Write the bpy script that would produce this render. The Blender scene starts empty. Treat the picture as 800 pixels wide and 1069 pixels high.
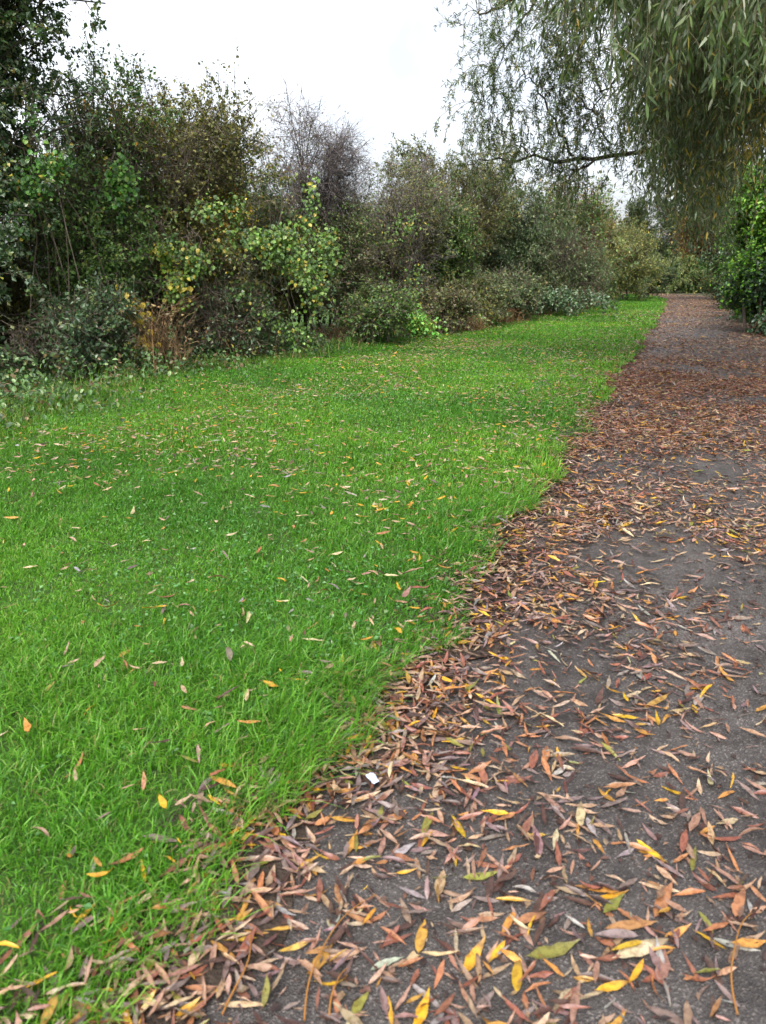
import bpy, math, random
import numpy as np
PI = math.pi
S = bpy.context.scene
COL = S.collection
rng = np.random.default_rng(11)
random.seed(5)

# ------------------------------------------------------------------ camera numbers
CAM_H, PITCH, FPX = 1.40, math.radians(17.41), 802.0
CP, SP = math.cos(PITCH), math.sin(PITCH)
def project(P):
    P = np.asarray(P, float)
    x, y, z = P[..., 0], P[..., 1], P[..., 2] - CAM_H
    d = y * CP - z * SP
    v = -(y * SP + z * CP)
    d = np.where(d < .05, .05, d)
    return 400 + FPX * x / d, 534.5 + FPX * v / d, d

# ------------------------------------------------------------------ colour helpers
def lin(r, g, b, k=1.0):
    o = []
    for c in (r, g, b):
        c /= 255.0
        o.append((c / 12.92 if c <= .04045 else ((c + .055) / 1.055) ** 2.4) * k)
    return tuple(o)

# ------------------------------------------------------------------ mesh helpers
def norm(a):
    return a / np.maximum(np.linalg.norm(a, axis=-1, keepdims=True), 1e-9)

def build_mesh(name, V, faces, tint=None, smooth=False, mats=None, mat_idx=None):
    """faces: list of int arrays [n,k] (k may differ between arrays)"""
    me = bpy.data.meshes.new(name)
    V = np.asarray(V, np.float32).reshape(-1, 3)
    me.vertices.add(len(V)); me.vertices.foreach_set('co', V.ravel())
    loops, starts, pos = [], [], 0
    for F in faces:
        F = np.asarray(F, np.int32)
        n, k = F.shape
        loops.append(F.ravel()); starts.append(pos + np.arange(n, dtype=np.int32) * k); pos += n * k
    L = np.concatenate(loops); St = np.concatenate(starts)
    me.loops.add(len(L)); me.loops.foreach_set('vertex_index', L)
    me.polygons.add(len(St)); me.polygons.foreach_set('loop_start', St)
    if tint is not None:
        a = me.attributes.new('tint', 'FLOAT_COLOR', 'POINT')
        c = np.ones((len(V), 4), np.float32); c[:, :3] = tint
        a.data.foreach_set('color', c.ravel())
    if mats:
        for m in mats: me.materials.append(m)
    if mat_idx is not None:
        me.polygons.foreach_set('material_index', np.asarray(mat_idx, np.int32))
    me.update(calc_edges=True)
    me.polygons.foreach_set('use_smooth', np.full(len(St), bool(smooth)))
    return me

def link(name, me, parent=None, loc=None):
    o = bpy.data.objects.new(name, me); COL.objects.link(o)
    if parent: o.parent = parent
    if loc is not None: o.location = loc
    return o

def tag(o, label, cat, group=None):
    o['label'] = label; o['category'] = cat
    if group: o['group'] = group
    return o

def empty(name, loc, rz=0.0):
    o = bpy.data.objects.new(name, None); COL.objects.link(o)
    o.location = loc; o.rotation_euler = (0, 0, rz); o.empty_display_size = .3
    return o

def copy_tree(o, parent=None):
    c = o.copy(); COL.objects.link(c)
    if parent: c.parent = parent
    for ch in [q for q in S.objects if q.parent == o]:
        copy_tree(ch, c)
    return c

def tubes(P, R, sides=4):
    """P [N,K,3], R [N,K] -> verts, quads"""
    N, K, _ = P.shape
    T = norm(np.gradient(P, axis=1))
    ref = np.where(np.abs(T[..., 2:3]) > .9, np.array([1., 0, 0]), np.array([0, 0, 1.]))
    A = norm(np.cross(T, ref)); B = np.cross(T, A)
    an = np.arange(sides) * 2 * PI / sides
    V = P[:, :, None, :] + R[:, :, None, None] * (A[:, :, None, :] * np.cos(an)[:, None] + B[:, :, None, :] * np.sin(an)[:, None])
    idx = np.arange(N * K * sides).reshape(N, K, sides)
    a = idx[:, :-1, :]; b = np.roll(a, -1, axis=2); d = idx[:, 1:, :]; c = np.roll(d, -1, axis=2)
    F = np.stack([a, b, c, d], -1).reshape(-1, 4)
    return V.reshape(-1, 3), F

class Geo:
    def __init__(s): s.V = []; s.F = {}; s.C = []; s.n = 0
    def add(s, V, faces, tint=None):
        V = np.asarray(V).reshape(-1, 3)
        for F in faces:
            F = np.asarray(F); s.F.setdefault(F.shape[1], []).append(F + s.n)
        s.V.append(V); s.n += len(V)
        if tint is not None: s.C.append(np.broadcast_to(tint, (len(V), 3)))
    def mesh(s, name, mat, smooth=False):
        return build_mesh(name, np.concatenate(s.V), [np.concatenate(f) for f in s.F.values()],
                          np.concatenate(s.C) if s.C else None, smooth, [mat])

# leaf templates: x along the leaf (0..1), y across, z up
DIAMOND = (np.array([[0, 0, 0], [.42, .5, .12], [1, 0, -.06], [.42, -.5, .12]], float), [np.array([[0, 2, 1], [0, 3, 2]])])
OVAL = (np.array([[0, 0, 0], [.25, .40, .10], [.65, .42, .10], [1, 0, -.10], [.65, -.42, .10], [.25, -.40, .10], [.45, 0, 0]], float),
        [np.array([[0, 6, 2, 1], [6, 3, 2, 2][:4], [0, 5, 4, 6]])[[0, 2]], np.array([[6, 3, 2], [6, 4, 3]])])
def lance(nseg=6, petiole=.12, curl=0.0, bow=0.0, fold=.10, twist=0.0):
    t = np.linspace(0, 1, nseg + 1)
    w = np.sin(PI * np.clip(t, 0, 1) ** .8) ** .9 * .5
    w[0] = .02; w[-1] = .0
    ang = twist * (t - .3)
    x = t; zc = curl * (t - .4) ** 2 * 2 - curl * .3; yc = bow * np.sin(PI * t)
    rows = []
    for k in range(nseg + 1):
        ca, sa = math.cos(ang[k]), math.sin(ang[k])
        for s in (-1, 0, 1):
            y = s * w[k]; z = abs(s) * w[k] * fold * 4
            rows.append([x[k], yc[k] + y * ca - z * sa * .2, zc[k] + (y * sa) * .2 + z * ca * .22])
    V = np.array(rows)
    F = []
    for k in range(nseg):
        for s in (0, 1):
            a = k * 3 + s; F.append([a, a + 3, a + 4, a + 1])
    F = np.array(F)
    if petiole:
        n = len(V)
        V = np.vstack([V, [[-petiole, yc[0] + .012, .03 + zc[0]], [-petiole, yc[0] - .012, .03 + zc[0]]]])
        F = np.vstack([F, [[n, 0, 2, n + 1]]])
    return V, [F]
WLEAF = (np.array([[0, 0, 0], [.3, .5, .05], [.7, .36, .0], [1, 0, -.12], [.7, -.36, .0], [.3, -.5, .05]], float),
         [np.array([[0, 5, 1, 1]])[:0].reshape(0, 4), np.array([[1, 5, 4, 2]]), np.array([[0, 5, 1], [2, 4, 3]])])
WLEAF = (WLEAF[0], WLEAF[1][1:])

def scatter(geo, tmpl, pos, dirn, nrm, length, width, tint, thick=1.0):
    """place template at pos with x=dirn, z~nrm; length,width [N]; tint [N,3]"""
    T, faces = tmpl
    N = len(pos)
    if N == 0: return
    x = norm(dirn); y = norm(np.cross(nrm, x)); z = np.cross(x, y)
    L = np.asarray(length)[:, None, None]; W = np.asarray(width)[:, None, None]
    V = pos[:, None, :] + x[:, None, :] * T[None, :, 0:1] * L + y[:, None, :] * T[None, :, 1:2] * W + z[:, None, :] * T[None, :, 2:3] * (W * .6 + L * .4) * thick
    k = len(T)
    fs = [(F[None] + (np.arange(N) * k)[:, None, None]).reshape(-1, F.shape[1]) for F in faces]
    geo.add(V, fs, np.repeat(tint, k, axis=0))

def snoise(P, f, seed=0):
    """cheap smooth noise in about -1..1 from sums of sines"""
    r = np.random.default_rng(seed + 100)
    out = 0
    for i in range(6):
        k = norm(r.normal(size=P.shape[-1])) * f * (.7 + .9 * r.random())
        out = out + np.sin(P @ k + r.random() * 6.28)
    return out / 3.0

def pick(pal, n, rg, jit=.16):
    cols = np.array([c for c, w in pal]); w = np.array([w for c, w in pal], float); w /= w.sum()
    c = cols[rg.choice(len(cols), n, p=w)]
    return np.clip(c * (1 + rg.normal(size=(n, 1)) * jit) * (1 + rg.normal(size=(n, 3)) * jit * .35), .002, .95)

# ------------------------------------------------------------------ materials
def new_mat(name):
    m = bpy.data.materials.new(name); m.use_nodes = True
    nt = m.node_tree; nt.nodes.clear()
    return m, nt, nt.nodes.new('ShaderNodeOutputMaterial')
def N(nt, t, **kw):
    n = nt.nodes.new(t)
    for k, v in kw.items():
        if k in n.inputs.keys(): n.inputs[k].default_value = v
        else: setattr(n, k, v)
    return n
def ramp(nt, stops):
    r = nt.nodes.new('ShaderNodeValToRGB'); e = r.color_ramp.elements
    while len(e) < len(stops): e.new(.5)
    for i, (p, c) in enumerate(stops): e[i].position = p; e[i].color = (*c, 1)
    return r

def leaf_mat(name, rough=.5, trans=.3, spec=.4, tcol=(1.0, 1.1, .55), blotch=0.0):
    m, nt, out = new_mat(name); L = nt.links
    at = N(nt, 'ShaderNodeAttribute', attribute_name='tint')
    col = at.outputs['Color']
    if blotch:
        tc = N(nt, 'ShaderNodeTexCoord'); no = N(nt, 'ShaderNodeTexNoise', Scale=70.0, Detail=4.0, Roughness=.65)
        L.new(tc.outputs['Object'], no.inputs['Vector'])
        rp = ramp(nt, [(.38, (.42, .34, .30)), (.56, (1.0, 1.0, 1.0))])
        L.new(no.outputs['Fac'], rp.inputs['Fac'])
        mx = N(nt, 'ShaderNodeMix', data_type='RGBA', blend_type='MULTIPLY'); mx.inputs[0].default_value = blotch
        L.new(col, mx.inputs[6]); L.new(rp.outputs['Color'], mx.inputs[7]); col = mx.outputs[2]
    p = N(nt, 'ShaderNodeBsdfPrincipled', Roughness=rough)
    p.inputs['Specular IOR Level'].default_value = spec
    L.new(col, p.inputs['Base Color'])
    if trans:
        t = N(nt, 'ShaderNodeBsdfTranslucent')
        mu = N(nt, 'ShaderNodeMix', data_type='RGBA', blend_type='MULTIPLY'); mu.inputs[0].default_value = 1; mu.inputs[7].default_value = (*tcol, 1)
        L.new(col, mu.inputs[6]); L.new(mu.outputs[2], t.inputs['Color'])
        mi = N(nt, 'ShaderNodeMixShader'); mi.inputs[0].default_value = trans
        L.new(p.outputs[0], mi.inputs[1]); L.new(t.outputs[0], mi.inputs[2]); L.new(mi.outputs[0], out.inputs['Surface'])
    else:
        L.new(p.outputs[0], out.inputs['Surface'])
    return m

def noise_mat(name, stops, scale=8.0, rough=.9, detail=6.0, bump=0.0, bscale=60.0, stretch=None, spec=.3):
    m, nt, out = new_mat(name); L = nt.links
    tc = N(nt, 'ShaderNodeTexCoord'); src = tc.outputs['Object']
    if stretch:
        mp = N(nt, 'ShaderNodeMapping'); mp.inputs['Scale'].default_value = stretch
        L.new(src, mp.inputs['Vector']); src = mp.outputs['Vector']
    no = N(nt, 'ShaderNodeTexNoise', Scale=scale, Detail=detail, Roughness=.62); L.new(src, no.inputs['Vector'])
    rp = ramp(nt, stops); L.new(no.outputs['Fac'], rp.inputs['Fac'])
    p = N(nt, 'ShaderNodeBsdfPrincipled', Roughness=rough); p.inputs['Specular IOR Level'].default_value = spec
    L.new(rp.outputs['Color'], p.inputs['Base Color'])
    if bump:
        n2 = N(nt, 'ShaderNodeTexNoise', Scale=bscale, Detail=5.0); L.new(src, n2.inputs['Vector'])
        b = N(nt, 'ShaderNodeBump', Strength=bump, Distance=.02); L.new(n2.outputs['Fac'], b.inputs['Height']); L.new(b.outputs[0], p.inputs['Normal'])
    L.new(p.outputs[0], out.inputs['Surface'])
    return m

M_GRASS = leaf_mat('grass_blade', .5, .42, .45, (1.0, 1.15, .45))
M_LEAF = leaf_mat('hedge_leaf', .45, .28, .45)
M_GLOSSY = leaf_mat('glossy_leaf', .30, .18, .55)
M_WILLOW = leaf_mat('willow_leaf', .42, .28, .5, (1.05, 1.1, .5))
M_FALLEN = leaf_mat('fallen_leaf', .40, .10, .55, (1.1, .9, .5), blotch=.75)
M_STRAW = leaf_mat('dry_stem', .8, .1, .2, (1, .9, .6))
M_BARK = noise_mat('grey_brown_bark', [(.3, (.035, .027, .02)), (.6, (.10, .08, .062)), (.8, (.15, .13, .10))], 14, .9, bump=.5)
M_BARK_DARK = noise_mat('dark_bark', [(.3, (.02, .017, .013)), (.7, (.065, .055, .042))], 14, .9, bump=.5)
M_TWIG_PURPLE = noise_mat('purple_grey_twig', [(.3, (.085, .070, .068)), (.7, (.18, .15, .145))], 9, .85)
M_TWIG_RED = noise_mat('red_brown_twig', [(.3, (.10, .045, .03)), (.7, (.20, .10, .065))], 9, .85)
M_TWIG_BROWN = noise_mat('brown_twig', [(.3, (.075, .058, .045)), (.7, (.17, .135, .10))], 9, .85)
M_TWIG_OLIVE = noise_mat('olive_twig', [(.3, (.07, .06, .03)), (.7, (.15, .13, .07))], 9, .85)
M_SOIL = noise_mat('earth_ground', [(.3, (.022, .018, .010)), (.55, (.05, .042, .02)), (.75, (.05, .07, .018))], .9, .95, 8, .8, 30)
M_TURF = noise_mat('turf_soil', [(.35, (.028, .048, .010)), (.6, (.045, .10, .014)), (.75, (.06, .125, .018))], 5, .95, 8, .8, 60)

def asphalt():
    m, nt, out = new_mat('worn_asphalt'); L = nt.links
    tc = N(nt, 'ShaderNodeTexCoord'); src = tc.outputs['Object']
    big = N(nt, 'ShaderNodeTexNoise', Scale=1.1, Detail=5.0, Roughness=.6); L.new(src, big.inputs['Vector'])
    rb = ramp(nt, [(.32, (.034, .0295, .0275)), (.55, (.056, .050, .047)), (.75, (.090, .081, .077))]); L.new(big.outputs['Fac'], rb.inputs['Fac'])
    vo = N(nt, 'ShaderNodeTexVoronoi', Scale=240.0); L.new(src, vo.inputs['Vector'])
    sep = N(nt, 'ShaderNodeSeparateColor'); L.new(vo.outputs['Color'], sep.inputs[0])
    rs = ramp(nt, [(.0, (.5, .48, .46)), (.55, (.95, .93, .92)), (.86, (1.2, 1.17, 1.15)), (.96, (3.0, 2.9, 2.8))]); rs.color_ramp.interpolation = 'LINEAR'
    L.new(sep.outputs[0], rs.inputs['Fac'])
    mx = N(nt, 'ShaderNodeMix', data_type='RGBA', blend_type='MULTIPLY'); mx.inputs[0].default_value = 1
    L.new(rb.outputs['Color'], mx.inputs[6]); L.new(rs.outputs['Color'], mx.inputs[7])
    st = N(nt, 'ShaderNodeTexNoise', Scale=9.0, Detail=7.0, Roughness=.7); L.new(src, st.inputs['Vector'])
    rst = ramp(nt, [(.38, (.44, .40, .37)), (.50, (.92, .91, .90)), (.66, (1.15, 1.15, 1.15))]); L.new(st.outputs['Fac'], rst.inputs['Fac'])
    m2 = N(nt, 'ShaderNodeMix', data_type='RGBA', blend_type='MULTIPLY'); m2.inputs[0].default_value = .8
    L.new(mx.outputs[2], m2.inputs[6]); L.new(rst.outputs['Color'], m2.inputs[7])
    wv = N(nt, 'ShaderNodeTexNoise', Scale=3.0, Detail=3.0); L.new(src, wv.inputs['Vector'])
    va = N(nt, 'ShaderNodeVectorMath', operation='SCALE'); va.inputs['Scale'].default_value = .35; L.new(wv.outputs['Color'], va.inputs[0])
    vs = N(nt, 'ShaderNodeVectorMath', operation='ADD'); L.new(src, vs.inputs[0]); L.new(va.outputs[0], vs.inputs[1])
    ck = N(nt, 'ShaderNodeTexVoronoi', feature='DISTANCE_TO_EDGE', Scale=.8); L.new(vs.outputs[0], ck.inputs['Vector'])
    rc = ramp(nt, [(.0, (.25, .22, .20)), (.006, (.5, .47, .45)), (.011, (1, 1, 1))]); L.new(ck.outputs['Distance'], rc.inputs['Fac'])
    m3 = N(nt, 'ShaderNodeMix', data_type='RGBA', blend_type='MULTIPLY'); m3.inputs[0].default_value = .55
    L.new(m2.outputs[2], m3.inputs[6]); L.new(rc.outputs['Color'], m3.inputs[7]); m2 = m3
    p = N(nt, 'ShaderNodeBsdfPrincipled', Roughness=.5); p.inputs['Specular IOR Level'].default_value = .5
    L.new(m2.outputs[2], p.inputs['Base Color'])
    b = N(nt, 'ShaderNodeBump', Strength=.7, Distance=.004); L.new(vo.outputs['Distance'], b.inputs['Height'])
    L.new(b.outputs[0], p.inputs['Normal']); L.new(p.outputs[0], out.inputs['Surface'])
    return m
M_ASPHALT = asphalt()

# ------------------------------------------------------------------ the path as a curve
CTRL = np.array([(-4.4, -6.5), (-2.6, -3), (-1.05, .1), (-.52, 1.15), (.0, 2.15), (.62, 3.6), (1.15, 4.95), (2.25, 7.95), (4.15, 12.9), (8.05, 23.2),
                 (12.3, 34.5), (14.9, 42.3), (15.6, 46.5), (14.6, 50.6), (10.8, 54.5), (4, 57.5), (-6, 59.5)], float)
def resample(C, step=.05):
    t = np.arange(len(C)); tt = np.linspace(0, len(C) - 1, 4000)
    pts = []
    for u in tt:
        i = min(int(u), len(C) - 2); f = u - i
        p0, p1, p2, p3 = C[max(i - 1, 0)], C[i], C[i + 1], C[min(i + 2, len(C) - 1)]
        pts.append(.5 * ((2 * p1) + (-p0 + p2) * f + (2 * p0 - 5 * p1 + 4 * p2 - p3) * f * f + (-p0 + 3 * p1 - 3 * p2 + p3) * f ** 3))
    pts = np.array(pts)
    d = np.r_[0, np.cumsum(np.linalg.norm(np.diff(pts, axis=0), axis=1))]
    s = np.arange(0, d[-1], step)
    return np.c_[np.interp(s, d, pts[:, 0]), np.interp(s, d, pts[:, 1])], s
EDGE, ES = resample(CTRL)
TAN = norm(np.gradient(EDGE, axis=0))
for _ in range(3):
    k = np.ones(41) / 41
    TAN = norm(np.c_[np.convolve(np.pad(TAN[:, 0], 20, 'edge'), k, 'valid'), np.convolve(np.pad(TAN[:, 1], 20, 'edge'), k, 'valid')])
RGT = np.c_[TAN[:, 1], -TAN[:, 0]]
S0 = ES[np.argmin(np.abs(EDGE[:, 1]))]           # s where the path passes the camera
SMAX = ES[-1]
PATH_W = 2.5
def st(s, t):
    """path coordinates (s along, t to the right of the left edge) -> x, y"""
    s = np.clip(s, 0, SMAX - .1)
    i = s / .05
    x = np.interp(i, np.arange(len(EDGE)), EDGE[:, 0]) + t * np.interp(i, np.arange(len(EDGE)), RGT[:, 0])
    y = np.interp(i, np.arange(len(EDGE)), EDGE[:, 1]) + t * np.interp(i, np.arange(len(EDGE)), RGT[:, 1])
    return np.stack([x, y], -1)
def edge_wobble(s):
    return .05 * np.sin(s * 3.1) + .04 * np.sin(s * 7.3 + 1) + .025 * np.sin(s * 17 + 2) + .05 * np.sin(s * .9)
def lawn_z(xy, t):
    """gentle bumps, falling to the path at its edge (t<0 on the lawn)"""
    k = np.clip(-t / .25, 0, 1)
    return .006 + k * (.035 + .018 * snoise(xy, 2.2, 3) + .012 * snoise(xy, 5.5, 4))

def strip(name, s0, s1, ds, ts, zfun, mat):
    s = np.arange(s0, s1, ds); ts = np.asarray(ts)
    SS, TT = np.meshgrid(s, ts, indexing='ij')
    xy = st(SS, TT); z = zfun(xy, TT, SS)
    V = np.concatenate([xy, z[..., None]], -1).reshape(-1, 3)
    idx = np.arange(SS.size).reshape(SS.shape)
    F = np.stack([idx[:-1, :-1], idx[:-1, 1:], idx[1:, 1:], idx[1:, :-1]], -1).reshape(-1, 4)
    o = link(name, build_mesh(name, V, [F], None, True, [mat]))
    o['kind'] = 'structure'
    return o

# ground sheet
g = 400.0
gm = build_mesh('ground', [(-g, -g, 0), (g, -g, 0), (g, g, 0), (-g, g, 0)], [np.array([[0, 1, 2, 3]])], None, False, [M_SOIL])
link('ground', gm)['kind'] = 'structure'
strip('path', 0, SMAX - 1, .15, np.linspace(-.12, PATH_W + .1, 16),
      lambda xy, t, s: .004 + .012 * (1 - ((t - PATH_W / 2) / (PATH_W / 2 + .15)) ** 2) + .003 * snoise(xy, 2.5, 8), M_ASPHALT)
strip('lawn', 0, SMAX - 1, .12, np.r_[np.linspace(-12, -3, 30), np.linspace(-2.9, -.02, 40)],
      lambda xy, t, s: lawn_z(xy, t) - .002 - .012 * np.clip((t + .12) / .1, 0, 1), M_TURF)

M_EDGE = noise_mat('dark_leaf_mould', [(.3, (.02, .014, .010)), (.55, (.05, .035, .025)), (.75, (.09, .066, .05))], 24, .9, 8, 1.0, 120)
def soil_band():
    s = np.arange(S0 - 2, S0 + 44, .04); n = len(s)
    P = st(s, np.zeros(n)); e = edge_wobble(s) + .05 + .05 * snoise(np.c_[s, s * 0], 2.3, 5) + .035 * snoise(np.c_[s, s * 0], 9., 6)
    rows = []
    for k, f in enumerate((0, .4, .75, 1)):
        t = -.28 + (e + .28) * f; xy = st(s, t)
        z = np.where(f > .99, .0175, lawn_z(xy, np.minimum(t, 0)) * (1 - f) + .024 * f) + .004 * snoise(xy, 14., 7) * (f < .99)
        rows.append(np.c_[xy, z])
    V = np.stack(rows, 1).reshape(-1, 3); i = np.arange(n * 4).reshape(n, 4)
    F = np.stack([i[:-1, :-1], i[:-1, 1:], i[1:, 1:], i[1:, :-1]], -1).reshape(-1, 4)
    link('bare_soil', build_mesh('bare_soil', V, [F], None, True, [M_EDGE]))['kind'] = 'structure'
soil_band()

# ------------------------------------------------------------------ grass
HEDGE_T = lambda s: -np.interp(s - S0, [0, 5, 8, 11, 15, 19.5, 31, 46, 60], [4.4, 4.9, 5.25, 5.55, 5.35, 4.85, 4.0, 2.7, 2.1])   # foot of the hedge in path coords
G_PAL = [(lin(108, 168, 44, .74), 5), (lin(92, 152, 42, .72), 4), (lin(128, 186, 60, .74), 3), (lin(74, 126, 44, .70), 2.2), (lin(154, 192, 92, .70), 1.2), (lin(176, 162, 104, .62), .5)]
def grass():
    geo = Geo()
    bands = [(-.8, 1.6, 25000, .0030, .056, 1), (1.6, 3.0, 21000, .0032, .054, 1), (3.0, 5.0, 13000, .0042, .050, 1), (5.0, 8.0, 7000, .006, .050, 0),
             (8.0, 13.0, 3200, .010, .048, 0), (13, 22, 1300, .017, .046, 0), (22, 40, 520, .03, .05, 0), (40, 66, 150, .05, .05, 0)]
    for a, b, dens, w, h, lod in bands:
        tmin = -min(9.0, 1.9 + b * .95)
        n = int((b - a) * (-tmin) * dens)
        s = S0 + rng.uniform(a, b, n); t = rng.uniform(tmin, .10, n)
        # ragged edge to the path
        e = edge_wobble(s) - .02 - .10 * np.clip((2.2 - (s - S0)) / 1.6, 0, 1)
        keep = (t < e - rng.exponential(.05, n) * 1.0) & (t > HEDGE_T(s) - .5)
        xy = st(s, t)
        clump = snoise(xy, 9.0, 21) * .6 + snoise(xy, 23., 22) * .5
        keep &= rng.random(n) < np.clip(.80 + .40 * clump, .3, 1)
        P3 = np.c_[xy, np.full(n, .05)]
        px, py, d = project(P3)
        keep &= (px > -260 - 300 / np.maximum(d, .4)) & (px < 1100) & (py < 1069 + 420)
        s, t, xy, clump, e = s[keep], t[keep], xy[keep], clump[keep], e[keep]
        n = len(s)
        z = lawn_z(xy, t)
        near_edge = np.exp(-np.abs(t - e) / .22)
        hh = h * (0.55 + .75 * rng.random(n)) * (1 + .30 * snoise(xy, 3.0, 31) + .25 * clump) * (1 + .75 * near_edge)
        hh = np.clip(hh * .85 * (1 + .35 * np.clip(snoise(xy, 2.0, 45), -.6, 1)), .012, .15)
        ww = w * (.6 + .8 * rng.random(n))
        lean_dir = rng.uniform(0, 2 * PI, n) + 1.2 * snoise(xy, 4.0, 33)
        base = np.stack([np.cos(lean_dir), np.sin(lean_dir)], -1)
        # comb some of the blades over one way, and over the path at the edge
        wind = np.array([.35, -.2]); base = base + wind * .8
        base = base + near_edge[:, None] * st(s, t + .1) * 0
        tr = st(s, np.zeros(n) + 1.0) - st(s, np.zeros(n))
        base = base + near_edge[:, None] * tr * .8
        base = base / np.maximum(np.linalg.norm(base, axis=1, keepdims=True), .2)
        lean = hh * np.clip(rng.normal(.75, .35, n), .1, 1.5)
        side = np.c_[-base[:, 1], base[:, 0], np.zeros(n)]
        face = rng.uniform(0, PI, n)
        side = np.c_[np.cos(face), np.sin(face), rng.normal(0, .15, n)]
        P0 = np.c_[xy, z]
        up = hh * np.clip(1.05 - .35 * (lean / hh), .45, 1)
        D = np.c_[base * lean[:, None], np.zeros(n)]
        U = np.c_[np.zeros((n, 2)), up]
        P1 = P0 + D * .22 + U * .55
        P2 = P0 + D * .62 + U * .9
        P3 = P0 + D * 1.05 + U * .98
        sw = side * ww[:, None] * .5
        tint = pick(G_PAL, n, rng, .14)
        patch = snoise(xy, 1.3, 41)[:, None]
        tint = tint * (1 + .22 * patch * np.array([1.0, .6, .5])) * (1 + .13 * snoise(xy, .5, 44)[:, None]) * (1 + .10 * snoise(xy, 4.5, 46)[:, None] * np.array([1.3, .8, .9]))
        tint = np.clip(tint, .004, .9)
        if lod:
            V = np.stack([P0 - sw, P0 + sw, P1 - sw * .95, P1 + sw * .95, P2 - sw * .7, P2 + sw * .7, P3], 1)
            o = (np.arange(n) * 7)[:, None]
            geo.add(V, [np.concatenate([o + [0, 1, 3, 2], o + [2, 3, 5, 4]]), o + [4, 5, 6]], np.repeat(tint, 7, 0))
        else:
            V = np.stack([P0 - sw, P0 + sw, P2 + sw * .8, P2 - sw * .8, P3], 1)
            o = (np.arange(n) * 5)[:, None]
            geo.add(V, [o + [0, 1, 2, 3], o + [3, 2, 4]], np.repeat(tint, 5, 0))
    o = link('grass', geo.mesh('grass', M_GRASS)); o['kind'] = 'stuff'
    tag(o, 'bright green mown grass verge beside the leafy path', 'grass')
    # clover and small broad leaves among the blades
    geo = Geo()
    for a, b, dens, sz in [(.4, 4, 1100, .016), (4, 9, 560, .021), (9, 18, 160, .032)]:
        tmin = -min(7.5, 1.9 + b * .95)
        n = int((b - a) * -tmin * dens)
        s = S0 + rng.uniform(a, b, n); t = rng.uniform(tmin, -.12, n); xy = st(s, t)
        k = rng.random(n) < np.clip(snoise(xy, 1.8, 51) * .9 + .1, .03, 1)
        k &= t > HEDGE_T(s)
        s, t, xy = s[k], t[k], xy[k]; n = len(s)
        pos = np.c_[xy, lawn_z(xy, t) + rng.uniform(.025, .055, n)]
        d = np.c_[rng.normal(size=(n, 2)), rng.normal(0, .25, n)]
        nn = np.c_[rng.normal(0, .35, (n, 2)), np.ones(n)]
        L = sz * rng.uniform(.7, 1.4, n)
        scatter(geo, DIAMOND, pos, d, nn, L, L * .8, pick([(lin(74, 128, 58, .75), 3), (lin(104, 158, 88, .75), 2), (lin(130, 170, 110, .75), 1)], n, rng))
    o = link('clover', geo.mesh('clover', M_GRASS)); o['kind'] = 'stuff'
    tag(o, 'small round clover leaves dotted through the mown grass', 'clover')
grass()

# ------------------------------------------------------------------ fallen willow leaves
FC = {  # colour word -> base colour
    'yellow': lin(226, 176, 44, .62), 'amber': lin(208, 152, 70, .62), 'orange': lin(186, 128, 86, .64), 'rust': lin(150, 94, 74, .64),
    'dark brown': lin(92, 64, 54, .62), 'mauve grey': lin(142, 120, 114, .62), 'tan': lin(190, 156, 126, .64), 'cream': lin(212, 188, 150, .6),
    'olive green': lin(142, 140, 62, .62), 'pinkish brown': lin(176, 140, 118, .64), 'silver grey': lin(172, 166, 158, .58)}
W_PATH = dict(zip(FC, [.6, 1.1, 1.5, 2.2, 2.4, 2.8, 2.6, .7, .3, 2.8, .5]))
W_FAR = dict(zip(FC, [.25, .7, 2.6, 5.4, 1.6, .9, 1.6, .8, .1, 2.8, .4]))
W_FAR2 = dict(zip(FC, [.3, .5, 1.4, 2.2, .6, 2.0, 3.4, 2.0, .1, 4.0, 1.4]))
W_LAWN = dict(zip(FC, [1.3, 1.2, .8, .4, .5, .7, 2.6, 3.2, 1.0, 1.0, 1.0]))
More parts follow.
